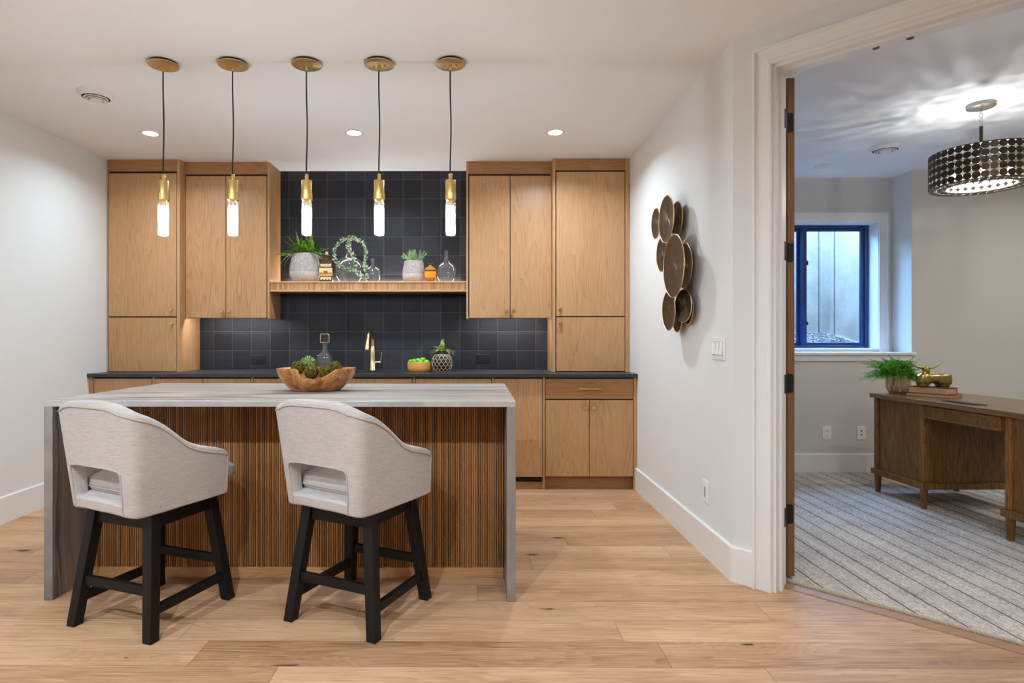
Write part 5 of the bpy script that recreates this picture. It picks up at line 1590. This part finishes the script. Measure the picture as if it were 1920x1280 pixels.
for z_, nm in ((DZ0-.001, 'bottom_discs'), (DZ1+.001, 'top_discs')):
    mb = MB()
    for (ra, na) in ((DR-.022, 37), (DR-.062, 31)) + (((DR-.102, 24),) if nm == 'top_discs' else ()):
        for i in range(na):
            a = 2*PI*i/na; mb.disc_axis((CX_+ra*math.cos(a), CY_+ra*math.sin(a), z_), (0,0,-1), .0195, .0016, 18)
    obj(nm, mb, M['dark_metal'], t, smooth=40)
mb = MB()
for ra, z_ in ((DR-.001, DZ0-.001), (DR-.001, DZ1), (DR-.083, DZ0-.001)): mb.tube([(CX_+ra*math.cos(2*PI*i/60), CY_+ra*math.sin(2*PI*i/60), z_) for i in range(60)], .0028, 6, True)
for i in range(3):
    a = 2*PI*i/3+.4; mb.tube([(CX_, CY_, 2.30), (CX_+DR*math.cos(a), CY_+DR*math.sin(a), DZ1-.004)], .003, 6)
    for j in range(6):
        pass
for i in range(8):
    a = 2*PI*i/8; mb.tube([(CX_+(DR-.083)*math.cos(a), CY_+(DR-.083)*math.sin(a), DZ0), (CX_+(DR-.002)*math.cos(a), CY_+(DR-.002)*math.sin(a), DZ0)], .002, 5)
obj('hoops', mb, M['dark_metal'], t, smooth=60)
for i in range(4):
    a = 2*PI*i/4 + .95
    p = Vector((CX_+.135*math.cos(a), CY_+.135*math.sin(a), 2.205))
    ar = obj('lamp_arm', MB().tube([(CX_, CY_, 2.17), p - Vector((0,0,.030)), p - Vector((0,0,.028)), p - Vector((0,0,.012))], [.005, .005, .011, .011], 10), M['nickel'], t, smooth=50)
    obj('bulb', MB().sph(p + Vector((0,0,.006)), .012, .012, .018, 12, 8), M['bulb'], ar, smooth=180)

# ================================================================== LIGHT
def area(name, loc, size, power, col=(1, .95, .88), rot=(0,0,0), shape='DISK', sy=None, spread=None):
    l = bpy.data.lights.new(name, 'AREA'); l.shape = shape; l.size = size; l.energy = power; l.color = col
    if sy: l.size_y = sy
    if spread: l.spread = R(spread)
    o = bpy.data.objects.new(name, l); COL.objects.link(o); o.location = loc; o.rotation_euler = rot
    return o
WARM = (.78, .90, 1.0)
for x in DLX: area('downlight_or_fill', (x, 4.24, CEIL-.008), .10, P_BAR*(.7 if x < -2 else 1), WARM, spread=150)
for y, p in ((.45, P_ROOM), (-1.45, P_REAR_FILL)):  # near row follows the overhang shadow; rear row is added unseen fill
    for x in DLX: area('downlight_or_fill', (x, y, CEIL-.008), .075, p*(.5 if x > 0 else 1), WARM, spread=165)
for x, y in ((2.62, 2.25), (4.7, 4.1), (4.7, 2.4)): area('downlight_or_fill', (x, y, CEIL-.008), .10, P_OFF_FILL, (1, .97, .92), spread=165)  # lamps without fixtures, added out of view to brighten the office
# daylight well
wd = bpy.data.worlds.new('daylight'); SC.world = wd; wd.use_nodes = True
bg = wd.node_tree.nodes['Background']; bg.inputs[0].default_value = (.27, .54, 1.0, 1); bg.inputs[1].default_value = W_SKY
pl = bpy.data.lights.new('sky_portal', 'AREA'); pl.shape = 'RECTANGLE'; pl.size = 1.12; pl.size_y = 1.12; pl.cycles.is_portal = True
po = bpy.data.objects.new('sky_portal', pl); COL.objects.link(po); po.location = ((WX0+WX1)/2, GY+.06, (WZ0+WZ1)/2); po.rotation_euler = (R(-90), 0, 0)

# ================================================================== CAMERA
cam = bpy.data.cameras.new('camera'); co = bpy.data.objects.new('camera', cam); COL.objects.link(co)
co.location = (0, 0, CAMZ); co.rotation_euler = (R(90), 0, YAW)
cam.sensor_width = 36; cam.lens = F/1920*36
cam.shift_x = (960-PX)/1920; cam.shift_y = -(640-HY)/1920
cam.clip_start = .05; cam.clip_end = 60
SC.camera = co
vs_ = SC.view_settings
vs_.view_transform = 'Standard'; vs_.look = 'None'; vs_.gamma = 1; vs_.use_curve_mapping = False
vs_.exposure = EXPO
cy = SC.cycles
cy.max_bounces = 10; cy.diffuse_bounces = 6; cy.glossy_bounces = 4; cy.transmission_bounces = 8; cy.transparent_max_bounces = 16
cy.sample_clamp_indirect = 6.0; cy.caustics_reflective = False; cy.caustics_refractive = False
cy.use_denoising = True; cy.use_light_tree = True
